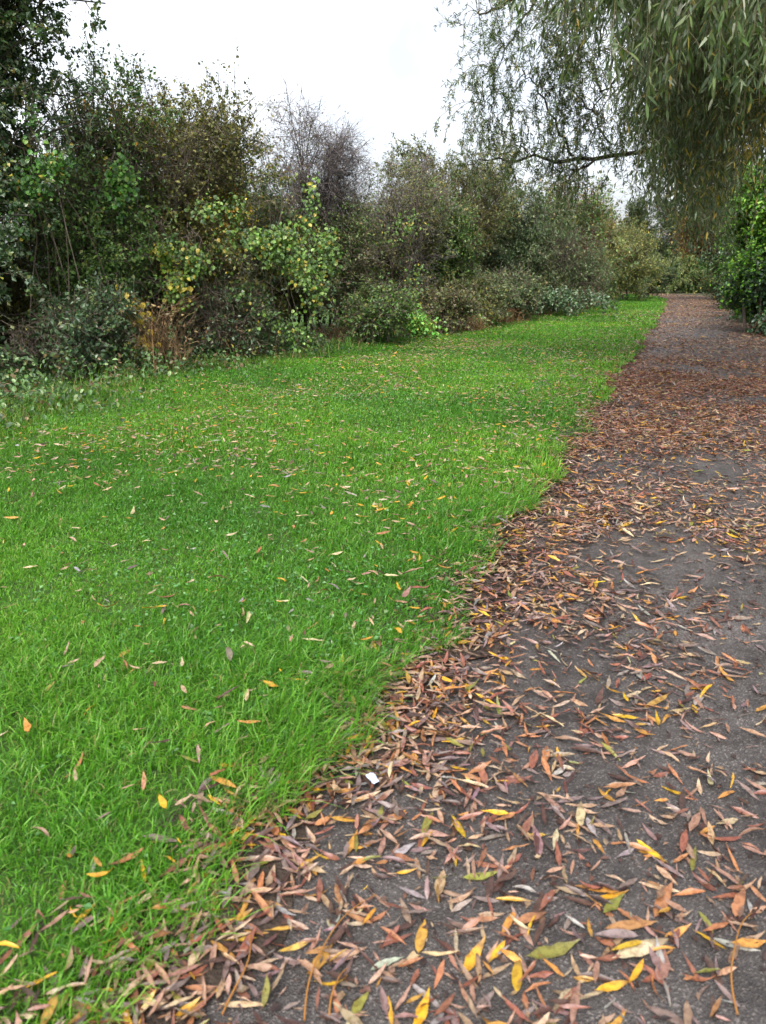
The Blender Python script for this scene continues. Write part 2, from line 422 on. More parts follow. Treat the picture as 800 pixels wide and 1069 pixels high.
def leaf_field():
    """positions of fallen leaves: s, t, on-lawn flag"""
    out = []
    def dens_path(s, t):
        u = s - S0
        xy = st(s, t)
        n1 = snoise(xy, 2.4, 61); n2 = snoise(xy, 6.5, 62)
        patch = np.clip(.55 + .75 * n1 + .45 * n2, .04, 1.6)
        edge = np.exp(-np.clip(t + .02, 0, 9) / .26)
        near = 1150 * patch + 2300 * edge * np.clip(.75 + .4 * n2, .3, 1.3) + 1700 * np.exp(-np.clip(t, 0, 9) / .30) * np.clip((3.0 - u) / 1.2, 0, 1)
        mid = 1500 * np.clip(.85 + .4 * n1 + .3 * n2, .22, 1.5) + 320 * edge
        far = 900 * np.clip(.8 + .35 * n1, .2, 1.4)
        d = near * np.interp(u, [3.2, 6.2], [1, 0]) + mid * np.interp(u, [3.2, 6.2, 11, 15], [0, 1, 1, 0]) * np.interp(u, [6, 8], [.85, 1.35]) + far * np.interp(u, [11, 15, 60], [0, 1, .8])
        d = d * (1 - .85 * np.exp(-((u - 20.5) / 2.6) ** 2 - ((t - 1.2) / .8) ** 2))          # pale bare patch far up the path
        d = d * (1 - .9 * np.exp(-((u - 6.3) / .45) ** 2 - ((t - 1.0) / .55) ** 2))           # bare patch in the middle distance
        d = d * (1 - .75 * np.exp(-((u - 4.1) / .5) ** 2 - ((t - .75) / .3) ** 2))
        return d
    for a, b in [(-1, 4), (4, 8), (8, 14), (14, 24), (24, 60)]:
        mx = 4200; n = int((b - a) * (PATH_W + .6) * mx)
        s = S0 + rng.uniform(a, b, n); t = rng.uniform(-.5, PATH_W + .44, n)
        k = rng.random(n) < dens_path(s, t) / mx
        k &= t > edge_wobble(s) - .10 - .13 * np.clip((2.4 - (s - S0)) / 1.6, 0, 1) - rng.exponential(.06, n)
        if a >= 14: k &= rng.random(n) < (.8 if a < 24 else .4)
        out.append(np.c_[s[k], t[k], np.zeros(k.sum())])
    for a, b, m in [(-1, 4, 85), (4, 8, 270), (8, 16, 290), (16, 30, 90)]:
        n = int((b - a) * 7 * m); s = S0 + rng.uniform(a, b, n); t = rng.uniform(-7, -.06, n)
        xy = st(s, t)
        k = rng.random(n) < np.clip(.5 + .45 * snoise(xy, 1.6, 65) + .5 * np.exp(t / 1.2), .08, 1)
        k &= t > HEDGE_T(s) + .2
        out.append(np.c_[s[k], t[k], np.ones(k.sum())])
    return np.concatenate(out)

def spread_copy(): pass
LF = leaf_field()
# leaves copied from the photograph one by one: pixel, length m, angle on the picture (deg), colour, on lawn
PHOTO = [(245, 962, .085, 25, 'yellow', 0), (205, 1000, .08, 60, 'cream', 0), (66, 932, .08, 80, 'orange', 1), (22, 985, .085, 40, 'rust', 1), (75, 890, .075, 85, 'amber', 1),
         (52, 1056, .085, 65, 'amber', 1), (78, 802, .09, 40, 'orange', 1), (153, 940, .06, 35, 'cream', 1), (128, 945, .07, 85, 'pinkish brown', 1), (98, 905, .07, 80, 'silver grey', 1),
         (316, 773, .08, 12, 'amber', 1), (312, 805, .09, 45, 'tan', 1), (240, 800, .07, 10, 'yellow', 1), (60, 735, .08, 35, 'silver grey', 1), (352, 712, .06, 70, 'cream', 1),
         (198, 772, .08, 50, 'orange', 1), (232, 745, .08, 60, 'dark brown', 1), (183, 740, .06, 15, 'tan', 1), (330, 722, .07, 50, 'tan', 1),
         (606, 852, .105, 88, 'cream', 0), (714, 880, .085, 80, 'rust', 0), (656, 968, .12, 5, 'orange', 0), (668, 992, .14, 20, 'cream', 0), (692, 942, .11, 60, 'orange', 0),
         (576, 993, .12, 15, 'olive green', 0), (562, 950, .1, 75, 'dark brown', 0), (552, 960, .09, 20, 'orange', 0), (440, 980, .1, 80, 'amber', 0), (494, 1000, .1, 55, 'yellow', 0),
         (541, 1020, .09, 85, 'yellow', 0), (446, 862, .09, 65, 'olive green', 0), (460, 925, .1, 78, 'tan', 0), (536, 815, .1, 5, 'rust', 0), (570, 790, .1, 82, 'orange', 0),
         (557, 795, .1, 75, 'rust', 0), (584, 806, .07, 30, 'silver grey', 0), (640, 840, .09, 15, 'mauve grey', 0), (500, 915, .09, 12, 'olive green', 0), (640, 945, .09, 45, 'olive green', 0),
         (730, 730, .11, 55, 'silver grey', 0), (780, 985, .09, 10, 'amber', 0), (430, 700 + 70, .09, 20, 'cream', 0), (375, 1052, .08, 60, 'olive green', 0), (440, 1058, .1, 70, 'yellow', 0),
         (690, 1010, .11, 80, 'pinkish brown', 0), (335, 1003, .1, 55, 'amber', 0), (772, 945, .1, 70, 'orange', 0), (725, 860, .09, 60, 'pinkish brown', 0), (420, 890, .08, 30, 'silver grey', 0)]
def ray_ground(px, py, z=0.0):
    v = (py - 534.5) / FPX; u = (px - 400) / FPX
    dy = CP - v * SP; dz = -SP - v * CP
    k = (z - CAM_H) / dz
    return np.array([u * k, dy * k])

def fallen():
    s, t, lawn = LF[:, 0], LF[:, 1], LF[:, 2] > .5
    xy = st(s, t); n = len(s)
    z = np.where(lawn | (t < -.03), lawn_z(xy, np.minimum(t, 0)) + np.where(lawn, rng.uniform(.03, .068, n), rng.uniform(.012, .035, n)), .017 + rng.uniform(0, .012, n) + .012 * np.exp(-np.clip(t, 0, 9) / .3) * rng.random(n))
    L = np.clip(rng.normal(.061, .019, n), .022, .105)
    wid = L * rng.uniform(.12, .23, n)
    L = np.where(lawn, L * np.interp(s - S0, [3, 6], [.95, .78]), L); wid = np.where(lawn, wid * 1.0, wid)
    yaw = rng.uniform(0, 2 * PI, n)
    roll = rng.normal(0, .32, n); pitch = rng.normal(0, .16, n)
    u = s - S0
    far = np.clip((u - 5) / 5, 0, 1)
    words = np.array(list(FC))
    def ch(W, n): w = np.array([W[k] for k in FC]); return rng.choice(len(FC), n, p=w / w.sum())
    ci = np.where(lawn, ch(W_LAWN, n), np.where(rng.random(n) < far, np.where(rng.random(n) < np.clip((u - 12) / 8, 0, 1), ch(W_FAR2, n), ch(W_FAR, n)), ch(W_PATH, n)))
    # photograph's own leaves first
    ph = []
    for px, py, l, ang, cw, lw in PHOTO:
        p = ray_ground(px, py, .05 if lw else .02); q = ray_ground(px + 12 * math.cos(math.radians(ang)), py - 12 * math.sin(math.radians(ang)), .05 if lw else .02)
        d = q - p; i = np.argmin(np.sum((EDGE - p) ** 2, 1))
        ph.append((p[0], p[1], .055 if lw else .024, l, l * .24, math.atan2(d[1], d[0]), list(FC).index(cw), lw))
    ph = np.array(ph)
    P = np.c_[xy, z]
    # thin the random ones under the photograph's own
    dmin = np.min(np.linalg.norm(P[:, None, :2] - ph[None, :, :2], axis=2), axis=1)
    px, py, d = project(P)
    vis = (px > 4) & (px < 796) & (py < 1064) & (py > 300)
    size = np.where(vis, L / d, 0)
    keepable = dmin > .016
    order = np.argsort(-np.where(keepable, size, -1))
    n_ind = 300 - len(ph)
    ind = order[:n_ind]
    rest = np.setdiff1d(np.where(keepable)[0], ind)
    # ---- individual leaves
    used = set(); shapes = ['flat', 'curled', 'twisted', 'folded', 'bowed']
    tmpl_kw = {'flat': dict(curl=.03, fold=.04), 'curled': dict(curl=.55, fold=.10), 'twisted': dict(curl=.2, twist=1.6, fold=.08), 'folded': dict(curl=.1, fold=.42), 'bowed': dict(bow=.12, curl=.15, fold=.08)}
    recs = [(r[0], r[1], r[2], r[3], r[4], r[5], int(r[6]), bool(r[7]), True) for r in ph] + \
           [(P[i, 0], P[i, 1], P[i, 2], L[i], wid[i], yaw[i], int(ci[i]), bool(lawn[i]), False) for i in ind]
    first = None
    for (x, y, zz, l, w, yw, c, lw, fixed) in recs:
        i = np.argmin(np.sum((EDGE - (x, y)) ** 2, 1)); tt = float(np.dot(np.array([x, y]) - EDGE[i], RGT[i]))
        a = abs(((yw - math.atan2(TAN[i, 1], TAN[i, 0])) + PI / 2) % PI - PI / 2)
        orient = 'pointing along the path' if a < .42 else ('lying across the path' if a > 1.13 else 'lying slantwise')
        if lw: place = 'in the grass near the path edge' if tt > -.45 else 'out on the grass'
        elif tt < .22: place = 'among litter by the grass edge'
        elif tt < .9: place = 'on the asphalt just off the edge'
        else: place = 'on the asphalt in mid path'
        if lw and orient != 'lying slantwise': orient = orient.replace('lying across the path', 'lying crosswise').replace('pointing along the path', 'pointing lengthwise')
        ok = False
        cands = [c] if fixed else [c] + list(rng.permutation(len(FC)))
        for cc in cands:
            for sh in rng.permutation(shapes):
                szw = 'short' if l < .072 else ('long' if l > .094 else 'medium')
                lab = f'{szw} {sh} {words[cc]} leaf {orient} {place}'
                if lab not in used: ok = True; break
            if ok: break
        if not ok:
            for l2, szw in ((.06, 'short'), (.083, 'medium'), (.105, 'long')):
                for cc in range(len(FC)):
                    for sh in shapes:
                        lab = f'{szw} {sh} {words[cc]} leaf {orient} {place}'
                        if lab not in used: ok = True; break
                    if ok: break
                if ok: l = l2; w = l2 * .22; break
        used.add(lab)
        kw = dict(tmpl_kw[sh]); kw['curl'] = kw.get('curl', 0) * rng.uniform(.7, 1.3)
        if 'bow' in kw: kw['bow'] *= rng.choice([-1, 1])
        V, F = lance(8, .10, **kw)
        V[:27, 2] += rng.normal(0, .022, 27); V[:27, 1] *= 1 + rng.normal(0, .10, 27)
        V = V - [.45, 0, 0]
        V = V * [l, w, 0] + np.c_[np.zeros((len(V), 2)), V[:, 2] * (w * .7 + l * .3)]
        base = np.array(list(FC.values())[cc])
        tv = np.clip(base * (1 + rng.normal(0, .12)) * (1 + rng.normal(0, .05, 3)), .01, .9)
        tint = np.broadcast_to(tv, (len(V), 3)).copy()
        tint[1:27:3] *= 1.15      # paler midrib
        if rng.random() < .35:     # a differently coloured tip
            tint[18:27] = tint[18:27] * .5 + np.array(FC['dark brown']) * .5
        me = build_mesh('fallen_leaf', V, F, np.clip(tint, 0, .95), True, [M_FALLEN])
        o = link('fallen_leaf', me)
        o.location = (x, y, zz)
        tl = .30 if lw else .12
        o.rotation_euler = (rng.normal(0, tl), rng.normal(0, tl * .7), yw)
        tag(o, lab, 'leaf', 'fallen willow leaves near the camera')
    # ---- all the others as one litter
    geo = Geo()
    for k, (kw) in enumerate([dict(curl=.05, fold=.06), dict(curl=.5, fold=.1), dict(bow=.1, curl=.2), dict(twist=1.4, curl=.25), dict(fold=.4, curl=.1), dict(bow=-.14, curl=.1), dict(curl=-.25, fold=.2), dict(curl=.8, twist=.6), dict(curl=.1, bow=.05)]):
        for lo, hi, seg in [(-9, 7, 6), (7, 16, 4), (16, 99, 2)]:
            q = rest[(rest % 9 == k) & (u[rest] >= lo) & (u[rest] < hi)]
            if len(q) == 0: continue
            T, F = lance(seg, .1 if lo < 7 else 0, **kw)
            T = T - [.45, 0, 0]; T[:, 2] += rng.normal(0, .03, len(T)); T[:, 1] *= 1 + rng.normal(0, .10, len(T))
            m = len(q)
            dr = np.c_[np.cos(yaw[q]) * np.cos(pitch[q]), np.sin(yaw[q]) * np.cos(pitch[q]), np.sin(pitch[q])]
            sd = np.c_[-np.sin(yaw[q]), np.cos(yaw[q]), np.zeros(m)]
            nn = np.c_[np.zeros((m, 2)), np.ones(m)] * np.cos(roll[q])[:, None] + sd * np.sin(roll[q])[:, None]
            tint = pickc(ci[q])
            f = np.where(u[q] > 16, np.where(u[q] > 26, 1.5, 1.2), 1.0)
            pos = P[q].copy(); pos[:, 2] += np.abs(np.sin(pitch[q])) * L[q] * .3
            scatter(geo, (T, F), pos, dr, nn, L[q] * f, wid[q] * f, tint)
    # crumbs and broken pieces of old leaf
    m = 30000; sc = S0 + rng.uniform(-.6, 9, m) ; tc = np.where(rng.random(m) < .45, -.12 + rng.exponential(.22, m), rng.uniform(0, PATH_W + .3, m))
    xc = st(sc, tc); kk = rng.random(m) < np.clip(.45 + .6 * snoise(xc, 5., 66), .05, 1); xc = xc[kk]; m = len(xc)
    Lc = rng.uniform(.006, .03, m)
    scatter(geo, DIAMOND, np.c_[xc, np.full(m, .0185) + rng.uniform(0, .004, m)], np.c_[rng.normal(size=(m, 2)), rng.normal(0, .12, m)], np.c_[rng.normal(0, .2, (m, 2)), np.ones(m)], Lc, Lc * rng.uniform(.25, .8, m),
            pick([(lin(84, 60, 50, .6), 4), (lin(120, 90, 74, .6), 3), (lin(60, 44, 38, .6), 3), (lin(170, 140, 112, .6), 1)], m, rng))
    o = link('leaf_litter', geo.mesh('leaf_litter', M_FALLEN, True)); o['kind'] = 'stuff'
    tag(o, 'carpet of brown and orange willow leaves strewn over path and grass', 'leaf litter')
def pickc(ci):
    A = np.array(list(FC.values()))[ci]
    return np.clip(A * (1 + rng.normal(size=(len(ci), 1)) * .16) * (1 + rng.normal(size=(len(ci), 3)) * .06), .008, .95)
fallen()

# bits of dry stem lying among the leaves at the grass edge, and a scrap of litter
def stem(px0, py0, px1, py1, label, sag=.02):
    a = ray_ground(px0, py0, .02); b = ray_ground(px1, py1, .02)
    k = np.linspace(0, 1, 14)[:, None]
    mid = (a + b) / 2
    perp = np.array([-(b - a)[1], (b - a)[0]])
    xy = a + (b - a) * k + perp * np.sin(PI * k) * sag * 2 + perp * np.sin(3 * PI * k) * .01
    P = np.c_[xy - mid, .022 + .018 * np.sin(PI * k[:, 0])][None]
    V, F = tubes(P, np.linspace(.0022, .0009, 14)[None], 6)
    o = link('fallen_twig', build_mesh('fallen_twig', V, [F], np.broadcast_to(lin(170, 118, 60, .7), (len(V), 3)), True, [M_STRAW]), None, (mid[0], mid[1], 0))
    tag(o, label, 'twig', 'dry twigs among the fallen leaves')
stem(318, 1066, 392, 935, 'long thin orange brown twig lying by the grass edge', .06)
stem(232, 1060, 262, 965, 'short straw coloured twig at the corner of the grass', -.05)
stem(344, 1062, 366, 1010, 'tiny straight dry twig on the asphalt edge', .04)
stem(770, 1060, 790, 950, 'thin dark twig on the asphalt in mid path', .05)
def scrap():
    p = ray_ground(389, 817, .03); geo = Geo()
    gx, gy = np.meshgrid(np.linspace(-1, 1, 7), np.linspace(-1, 1, 6), indexing='ij')
    z = .35 * np.sin(gx * 2.6 + gy) + .25 * np.cos(gy * 3.1 - gx * 1.4) + .12 * np.sin(gx * 7)
    V = np.c_[gx.ravel() * .012, gy.ravel() * .017, z.ravel() * .008]
    i = np.arange(42).reshape(7, 6)
    F = np.stack([i[:-1, :-1], i[1:, :-1], i[1:, 1:], i[:-1, 1:]], -1).reshape(-1, 4)
    geo.add(V, [F], np.array(lin(205, 215, 240, .8)))
    o = link('litter_scrap', geo.mesh('litter_scrap', M_STRAW, True), None, (p[0], p[1], .046))
    o.rotation_euler = (.3, .2, .6)
    tag(o, 'tiny crumpled pale blue scrap of paper at the grass edge', 'litter')
scrap()

# ------------------------------------------------------------------ shrubs and trees
def bez(a, b, c, K):
    u = np.linspace(0, 1, K)[None, :, None]
    return a[:, None] * (1 - u) ** 2 + 2 * b[:, None] * u * (1 - u) + c[:, None] * u ** 2
def at(P, ui):
    """point and tangent on polylines P[N,K,3] at parameter ui [N]"""
    K = P.shape[1]; f = np.clip(ui, 0, .999) * (K - 1); i = f.astype(int); fr = (f - i)[:, None]
    r = np.arange(len(P)); a = P[r, i]; b = P[r, i + 1]
    return a + (b - a) * fr, norm(b - a)
def shoots(start, dirn, length, K, rg, wob=.25, droop=0.0):
    n = len(start); seg = (length / (K - 1))[:, None]
    P = np.zeros((n, K, 3)); P[:, 0] = start; d = norm(dirn)
    for k in range(1, K):
        d = norm(d + rg.normal(size=(n, 3)) * wob + np.array([0, 0, -1.0]) * np.broadcast_to(droop, (n,))[:, None])
        P[:, k] = P[:, k - 1] + d * seg
    return P

def woody(name, label, cat, loc, lobes, rg, stems=5, foot=.35, n1=90, n2=7, n3=4, l1w=.018, l2=.55, l3=.28, leaves=9000, size=.05, aspect=.6, pal=None, pal2=None,
          f2=1.2, thr2=.2, leafmat=None, bark=None, twig=None, gap=.35, gapf=2.2, droop=.02, tmpl=DIAMOND, leaders=6, leadlen=.8, group=None, stem_r=.04, up=.08, low_leaf=1.0, part='crown', dense=4.2, rugged=True, mix=.28):
    """lobes: (cx,cy,cz,rx,ry,rz,weight) in metres from the foot of the plant"""
    root = empty(name, (loc[0], loc[1], 0)); tag(root, label, cat, group)
    Lb = np.array(lobes, float)
    if name in ('olive_shrub', 'sallow', 'grey_bush', 'red_stemmed_shrub', 'yellow_willow_bush'): Lb[:, 2] *= 1.12; Lb[:, 5] *= 1.13
    ex = []
    for _ in range(7):
        q = Lb[rg.integers(0, len(Lb))]; dd = norm(rg.normal(size=3) * [1, 1, .8] + [0, 0, .25]); f = rg.uniform(.22, .45)
        c_ = q[:3] + dd * q[3:6] * rg.uniform(.75, 1.0); r_ = q[3:6] * f
        if c_[2] > .3: ex.append([*c_, *r_, q[6] * .28])
    if rugged and ex: Lb = np.vstack([Lb, ex])
    pw = Lb[:, 6] / Lb[:, 6].sum()
    # stems
    li = rg.choice(len(Lb), stems, p=pw)
    an = rg.uniform(0, 2 * PI, stems); rr = foot * np.sqrt(rg.random(stems))
    base = np.c_[np.cos(an) * rr, np.sin(an) * rr, np.full(stems, -.05)]
    tip = Lb[li, :3] + Lb[li, 3:6] * (rg.random((stems, 3)) * 1.2 - .6); tip[:, 2] += Lb[li, 5] * .25
    ctl = base * .5 + tip * .5; ctl[:, :2] = base[:, :2] * .75 + tip[:, :2] * .25 + rg.normal(0, .1, (stems, 2))
    Sx = bez(base, ctl, tip, 10); Sx[:, 1:-1] += rg.normal(0, .035, (stems, 8, 3))
    V, F = tubes(Sx, np.linspace(1, .3, 10)[None] * (stem_r * rg.uniform(.6, 1.2, stems))[:, None], 7)
    geo = Geo(); geo.add(V, [F])
    # limbs aimed at points of the crown
    li = rg.choice(len(Lb), n1, p=pw)
    d = norm(rg.normal(size=(n1, 3))); d[:, 2] = np.where(d[:, 2] < -.75, -d[:, 2], d[:, 2])
    tgt = Lb[li, :3] + d * Lb[li, 3:6] * (rg.random((n1, 1)) ** .42)
    tgt[:, 2] = np.where(tgt[:, 2] < .2, rg.uniform(.2, .9, n1), tgt[:, 2])
    near = np.linalg.norm(Sx[None, :, -1, :2] - tgt[:, None, :2], axis=2) + rg.random((n1, stems)) * .8
    si = np.argmin(near, 1)
    P0, T0 = at(Sx[si], np.clip(tgt[:, 2] / np.maximum(Sx[si, -1, 2], .3) * rg.uniform(.35, .8, n1), .05, .97))
    ln = np.linalg.norm(tgt - P0, axis=1, keepdims=True)
    L1 = bez(P0, P0 + T0 * ln * .4 + np.array([0, 0, .12]) * ln, tgt, 8)
    L1[:, 1:] += rg.normal(0, .02, (n1, 7, 3))
    V, F = tubes(L1, np.linspace(1, .3, 8)[None] * (l1w * rg.uniform(.5, 1.1, n1))[:, None], 5); geo.add(V, [F])
    # leaders that break the outline
    link('trunk', geo.mesh('trunk', bark or M_BARK, True), root)
    ctr = (Lb[:, :3] * pw[:, None]).sum(0)
    def outward(P): return norm((P - ctr) * np.array([1, 1, .8]))
    n = n1 * n2; pi = np.repeat(np.arange(n1), n2)
    P0, T0 = at(L1[pi], rg.uniform(.35, 1, n))
    D = T0 * .6 + rg.normal(size=(n, 3)) * .6 + outward(P0) * .35 + np.array([0, 0, up])
    L2 = shoots(P0, D, l2 * rg.uniform(.4, 1.15, n), 6, rg, .24, droop)
    L2[:, :, 2] = np.maximum(L2[:, :, 2], .05)
    gt = Geo()
    V, F = tubes(L2, np.linspace(1, .45, 6)[None] * (.0055 * rg.uniform(.6, 1.2, n))[:, None], 3); gt.add(V, [F])
    m = n * n3; pi = np.repeat(np.arange(n), n3)
    P0, T0 = at(L2[pi], rg.uniform(.2, 1, m))
    D = T0 * .6 + rg.normal(size=(m, 3)) * .7 + np.array([0, 0, up * .6])
    L3 = shoots(P0, D, l3 * rg.uniform(.4, 1.2, m), 4, rg, .2, droop)
    L3[:, :, 2] = np.maximum(L3[:, :, 2], .04)
    V, F = tubes(L3, np.linspace(1, .5, 4)[None] * np.full((m, 1), .0034) * rg.uniform(.7, 1.2, (m, 1)), 3); gt.add(V, [F])
    if leaders:
        ti = np.argsort(-L1[:, -1, 2])[:leaders * 3]; ti = rg.choice(ti, leaders)
        Ld = shoots(L1[ti, -1], np.c_[rg.normal(0, .3, (leaders, 2)), np.ones(leaders)], leadlen * rg.uniform(.5, 1.2, leaders), 8, rg, .1, 0)
        V, F = tubes(Ld, np.linspace(.006, .002, 8)[None] * np.ones((leaders, 1)), 4); gt.add(V, [F])
    link('twigs', gt.mesh('twigs', twig or M_TWIG_BROWN, False), root)
    # leaves
    if leaves:
        leaves = int(leaves * dense); size *= 1.12; gl = Geo()
        k2 = int(leaves * .3); k3 = leaves - k2
        a, ta = at(L2[rg.integers(0, n, k2)], rg.random(k2)); b, tb = at(L3[rg.integers(0, m, k3)], rg.random(k3))
        pos = np.concatenate([a, b]); tn = np.concatenate([ta, tb])
        if leaders and leadlen:
            c, tcc = at(Ld[rg.integers(0, leaders, leaders * 22)], rg.random(leaders * 22)); pos = np.concatenate([pos, c]); tn = np.concatenate([tn, tcc])
        wp = pos + np.array([loc[0], loc[1], 0])
        g1 = snoise(wp, gapf, 71)
        keep = rg.random(len(pos)) < np.clip(1 - gap + gap * 1.6 * g1, .12, 1)
        if low_leaf < 1: keep &= rg.random(len(pos)) < np.interp(pos[:, 2], [.2, 1.4], [low_leaf, 1])
        pos, tn, wp = pos[keep], tn[keep], wp[keep]; k = len(pos)
        pos = pos + rg.normal(0, size * .45, (k, 3))
        dr = tn * .5 + rg.normal(size=(k, 3)) * .7 + np.array([0, 0, -.25])
        nr = np.array([0, 0, .9]) + outward(pos) * .5 + rg.normal(size=(k, 3)) * .55
        tint = pick(pal, k, rg)
        if pal2:
            h = snoise(wp, f2, 83) + rg.normal(0, .35, k) > thr2
            tint = np.where(h[:, None], pick(pal2, k, rg), tint)
        mm = (rg.random(k) < mix) & (snoise(wp, .9, 87) > -.4)
        tint = np.where(mm[:, None], pick(COMMON, k, rg), tint)
        L = size * rg.uniform(.5, 1.5, k)
        scatter(gl, tmpl, pos, dr, nr, L, L * aspect, tint)
        link(part, gl.mesh(part, leafmat or M_LEAF), root)
    return root

F_ = .98
DKGREEN = [(lin(50, 74, 46, F_), 4), (lin(66, 92, 54, F_), 3), (lin(92, 116, 80, F_), 2), (lin(110, 122, 70, F_), .8), (lin(138, 150, 124, F_), .7)]  # palest grey green is sheen on the leaves put into their colour
MIDGREEN = [(lin(80, 112, 50, F_), 4), (lin(100, 130, 60, F_), 3), (lin(62, 90, 46, F_), 3), (lin(126, 144, 72, F_), 1.5)]
BRIGHT = [(lin(104, 158, 58, F_), 4), (lin(84, 136, 52, F_), 3), (lin(136, 178, 76, F_), 2), (lin(176, 180, 64, F_), .5)]
OLIVE = [(lin(112, 112, 54, F_), 4), (lin(92, 96, 50, F_), 3), (lin(134, 126, 62, F_), 2), (lin(70, 80, 44, F_), 2)]
COMMON = [(lin(84, 104, 56, F_), 3), (lin(112, 116, 62, F_), 2), (lin(104, 114, 86, F_), 2), (lin(66, 86, 50, F_), 3), (lin(130, 112, 78, F_), .8), (lin(170, 158, 74, F_), .4)]
YELLOW = [(lin(180, 158, 52, F_), 3), (lin(150, 140, 50, F_), 3), (lin(200, 160, 56, F_), 1), (lin(170, 110, 54, F_), .6), (lin(110, 118, 50, F_), 2)]
BROWNL = [(lin(124, 110, 82, F_), 2.5), (lin(106, 98, 72, F_), 2.5), (lin(136, 116, 82, F_), 1), (lin(98, 110, 64, F_), 4), (lin(124, 130, 74, F_), 1.5)]
GREYG = [(lin(92, 112, 70, F_), 4), (lin(112, 128, 84, F_), 3), (lin(72, 92, 56, F_), 3), (lin(134, 144, 102, F_), 1)]
YGREEN = [(lin(138, 140, 74, F_), 4), (lin(122, 128, 66, F_), 3), (lin(156, 152, 88, F_), 2), (lin(104, 114, 56, F_), 2)]
ORANGE = [(lin(150, 108, 64, F_), 3), (lin(126, 86, 58, F_), 3), (lin(170, 150, 62, F_), 2), (lin(110, 110, 54, F_), 2)]
IVY = [(lin(38, 62, 38, F_), 4), (lin(54, 84, 46, F_), 3), (lin(86, 112, 76, F_), 1)]

R = lambda k: np.random.default_rng(1000 + k)

# A: big dark tree at the left end of the hedge
woody('dark_tree', 'tall dark green glossy tree with a dense crown over deep shade', 'tree', (-5.75, 11.0),
      [(0, 0, 5.2, 2.2, 2.0, 2.4, 5), (.9, -.4, 3.6, 1.4, 1.6, 1.5, 3), (-1.2, -.6, 3.2, 1.9, 1.6, 1.8, 2), (.1, -1.1, 1.7, 1.7, .9, 1.1, 2.2), (.9, .1, 5.8, 1.3, 1.3, 1.5, 2.5), (1.35, -.3, 4.7, 1.1, 1.1, 1.3, 2.5), (.2, -.6, 4.4, 1.8, 1.5, 1.6, 2)], R(1),
      stems=5, foot=.4, n1=230, n2=7, n3=3, l1w=.03, l2=.6, l3=.26, leaves=52000, size=.052, aspect=.68, pal=DKGREEN, pal2=[(lin(118, 136, 92, F_), 1), (lin(76, 104, 58, F_), 2)], thr2=.55,
      leafmat=M_GLOSSY, bark=M_BARK_DARK, gap=.3, leaders=5, stem_r=.10, low_leaf=.75)
# B: hawthorn with yellowing leaves
woody('hawthorn', 'large tangled hawthorn with yellowing leaves over bare brown stems', 'shrub', (-3.4, 13.5),
      [(1.1, .1, 3.4, .9, .9, .8, 1.6), (0, 0, 2.7, 1.7, 1.4, 1.5, 4), (.7, -.4, 2.0, 1.2, 1.2, 1.3, 2), (-.9, -.5, 2.2, 1.2, 1.2, 1.5, 2.5), (-.3, .1, 3.6, 1.3, 1.1, .7, 2)], R(2),
      stems=8, foot=.8, n1=190, n2=8, n3=4, l2=.6, l3=.3, leaves=24000, size=.045, aspect=.7, pal=OLIVE, pal2=YELLOW, f2=2.6, thr2=.42, twig=M_TWIG_BROWN, gap=.45, leaders=12, leadlen=.9, low_leaf=.35)
# between A and B, browner thicket
woody('elder_thicket', 'dull green elder thicket of crossing bare stems beside the dark tree', 'shrub', (-4.5, 12.3),
      [(0, 0, 2.6, 1.3, 1.2, 1.7, 3), (.3, -.5, 1.4, 1.2, .9, 1.1, 2), (.2, .3, 4.0, .9, .9, .7, 1.2)], R(3),
      stems=8, foot=.8, n1=150, n2=8, n3=4, l2=.6, l3=.3, leaves=15000, size=.05, aspect=.6, pal=MIDGREEN, pal2=DKGREEN, thr2=.0, bark=M_BARK, twig=M_TWIG_BROWN, gap=.45, leaders=7, low_leaf=.5)
# C: bare purple twigged tree
woody('bare_tree', 'almost leafless tree with a rounded top of purple grey twigs', 'tree', (-1.6, 16.2),
      [(0, 0, 3.6, 1.25, 1.1, .85, 4), (.55, 0, 3.3, .95, 1.0, .7, 2), (-.6, 0, 2.5, 1.1, 1.0, 1.1, 2)], R(4),
      stems=3, foot=.25, n1=95, n2=10, n3=6, l1w=.010, l2=.5, l3=.34, leaves=2200, size=.036, pal=[(lin(120, 102, 98, F_), 2), (lin(126, 112, 84, F_), 2), (lin(100, 104, 66, F_), 1)], twig=M_TWIG_PURPLE, bark=M_BARK_DARK, gap=.3, leaders=3, leadlen=.3, up=-.02, droop=.05)
# E: brown twiggy thorn
woody('blackthorn', 'brown twiggy blackthorn thicket with small dull leaves', 'shrub', (.15, 18.9),
      [(0, 0, 2.0, 1.5, 1.3, 1.5, 4), (.5, .3, 3.1, 1.0, 1.0, .75, 2), (-.7, -.3, 1.5, 1.1, 1.1, 1.2, 2)], R(5),
      stems=9, foot=.8, n1=170, n2=8, n3=5, l2=.6, l3=.32, leaves=12000, size=.045, pal=BROWNL, pal2=OLIVE, thr2=.25, twig=M_TWIG_PURPLE, gap=.4, leaders=12, leadlen=.7, low_leaf=.6)
# second brown shrub between C and E
woody('thorn_bush', 'grey brown thorn bush behind the vine covered shrub', 'shrub', (-1.1, 16.9),
      [(0, 0, 1.8, 1.3, 1.1, 1.4, 4), (.6, -.2, 2.4, .9, .9, .9, 2)], R(6), stems=7, foot=.6, n1=120, n2=8, n3=5, leaves=8500, size=.045,
      pal=BROWNL, pal2=MIDGREEN, thr2=.1, twig=M_TWIG_BROWN, leaders=7, low_leaf=.6)
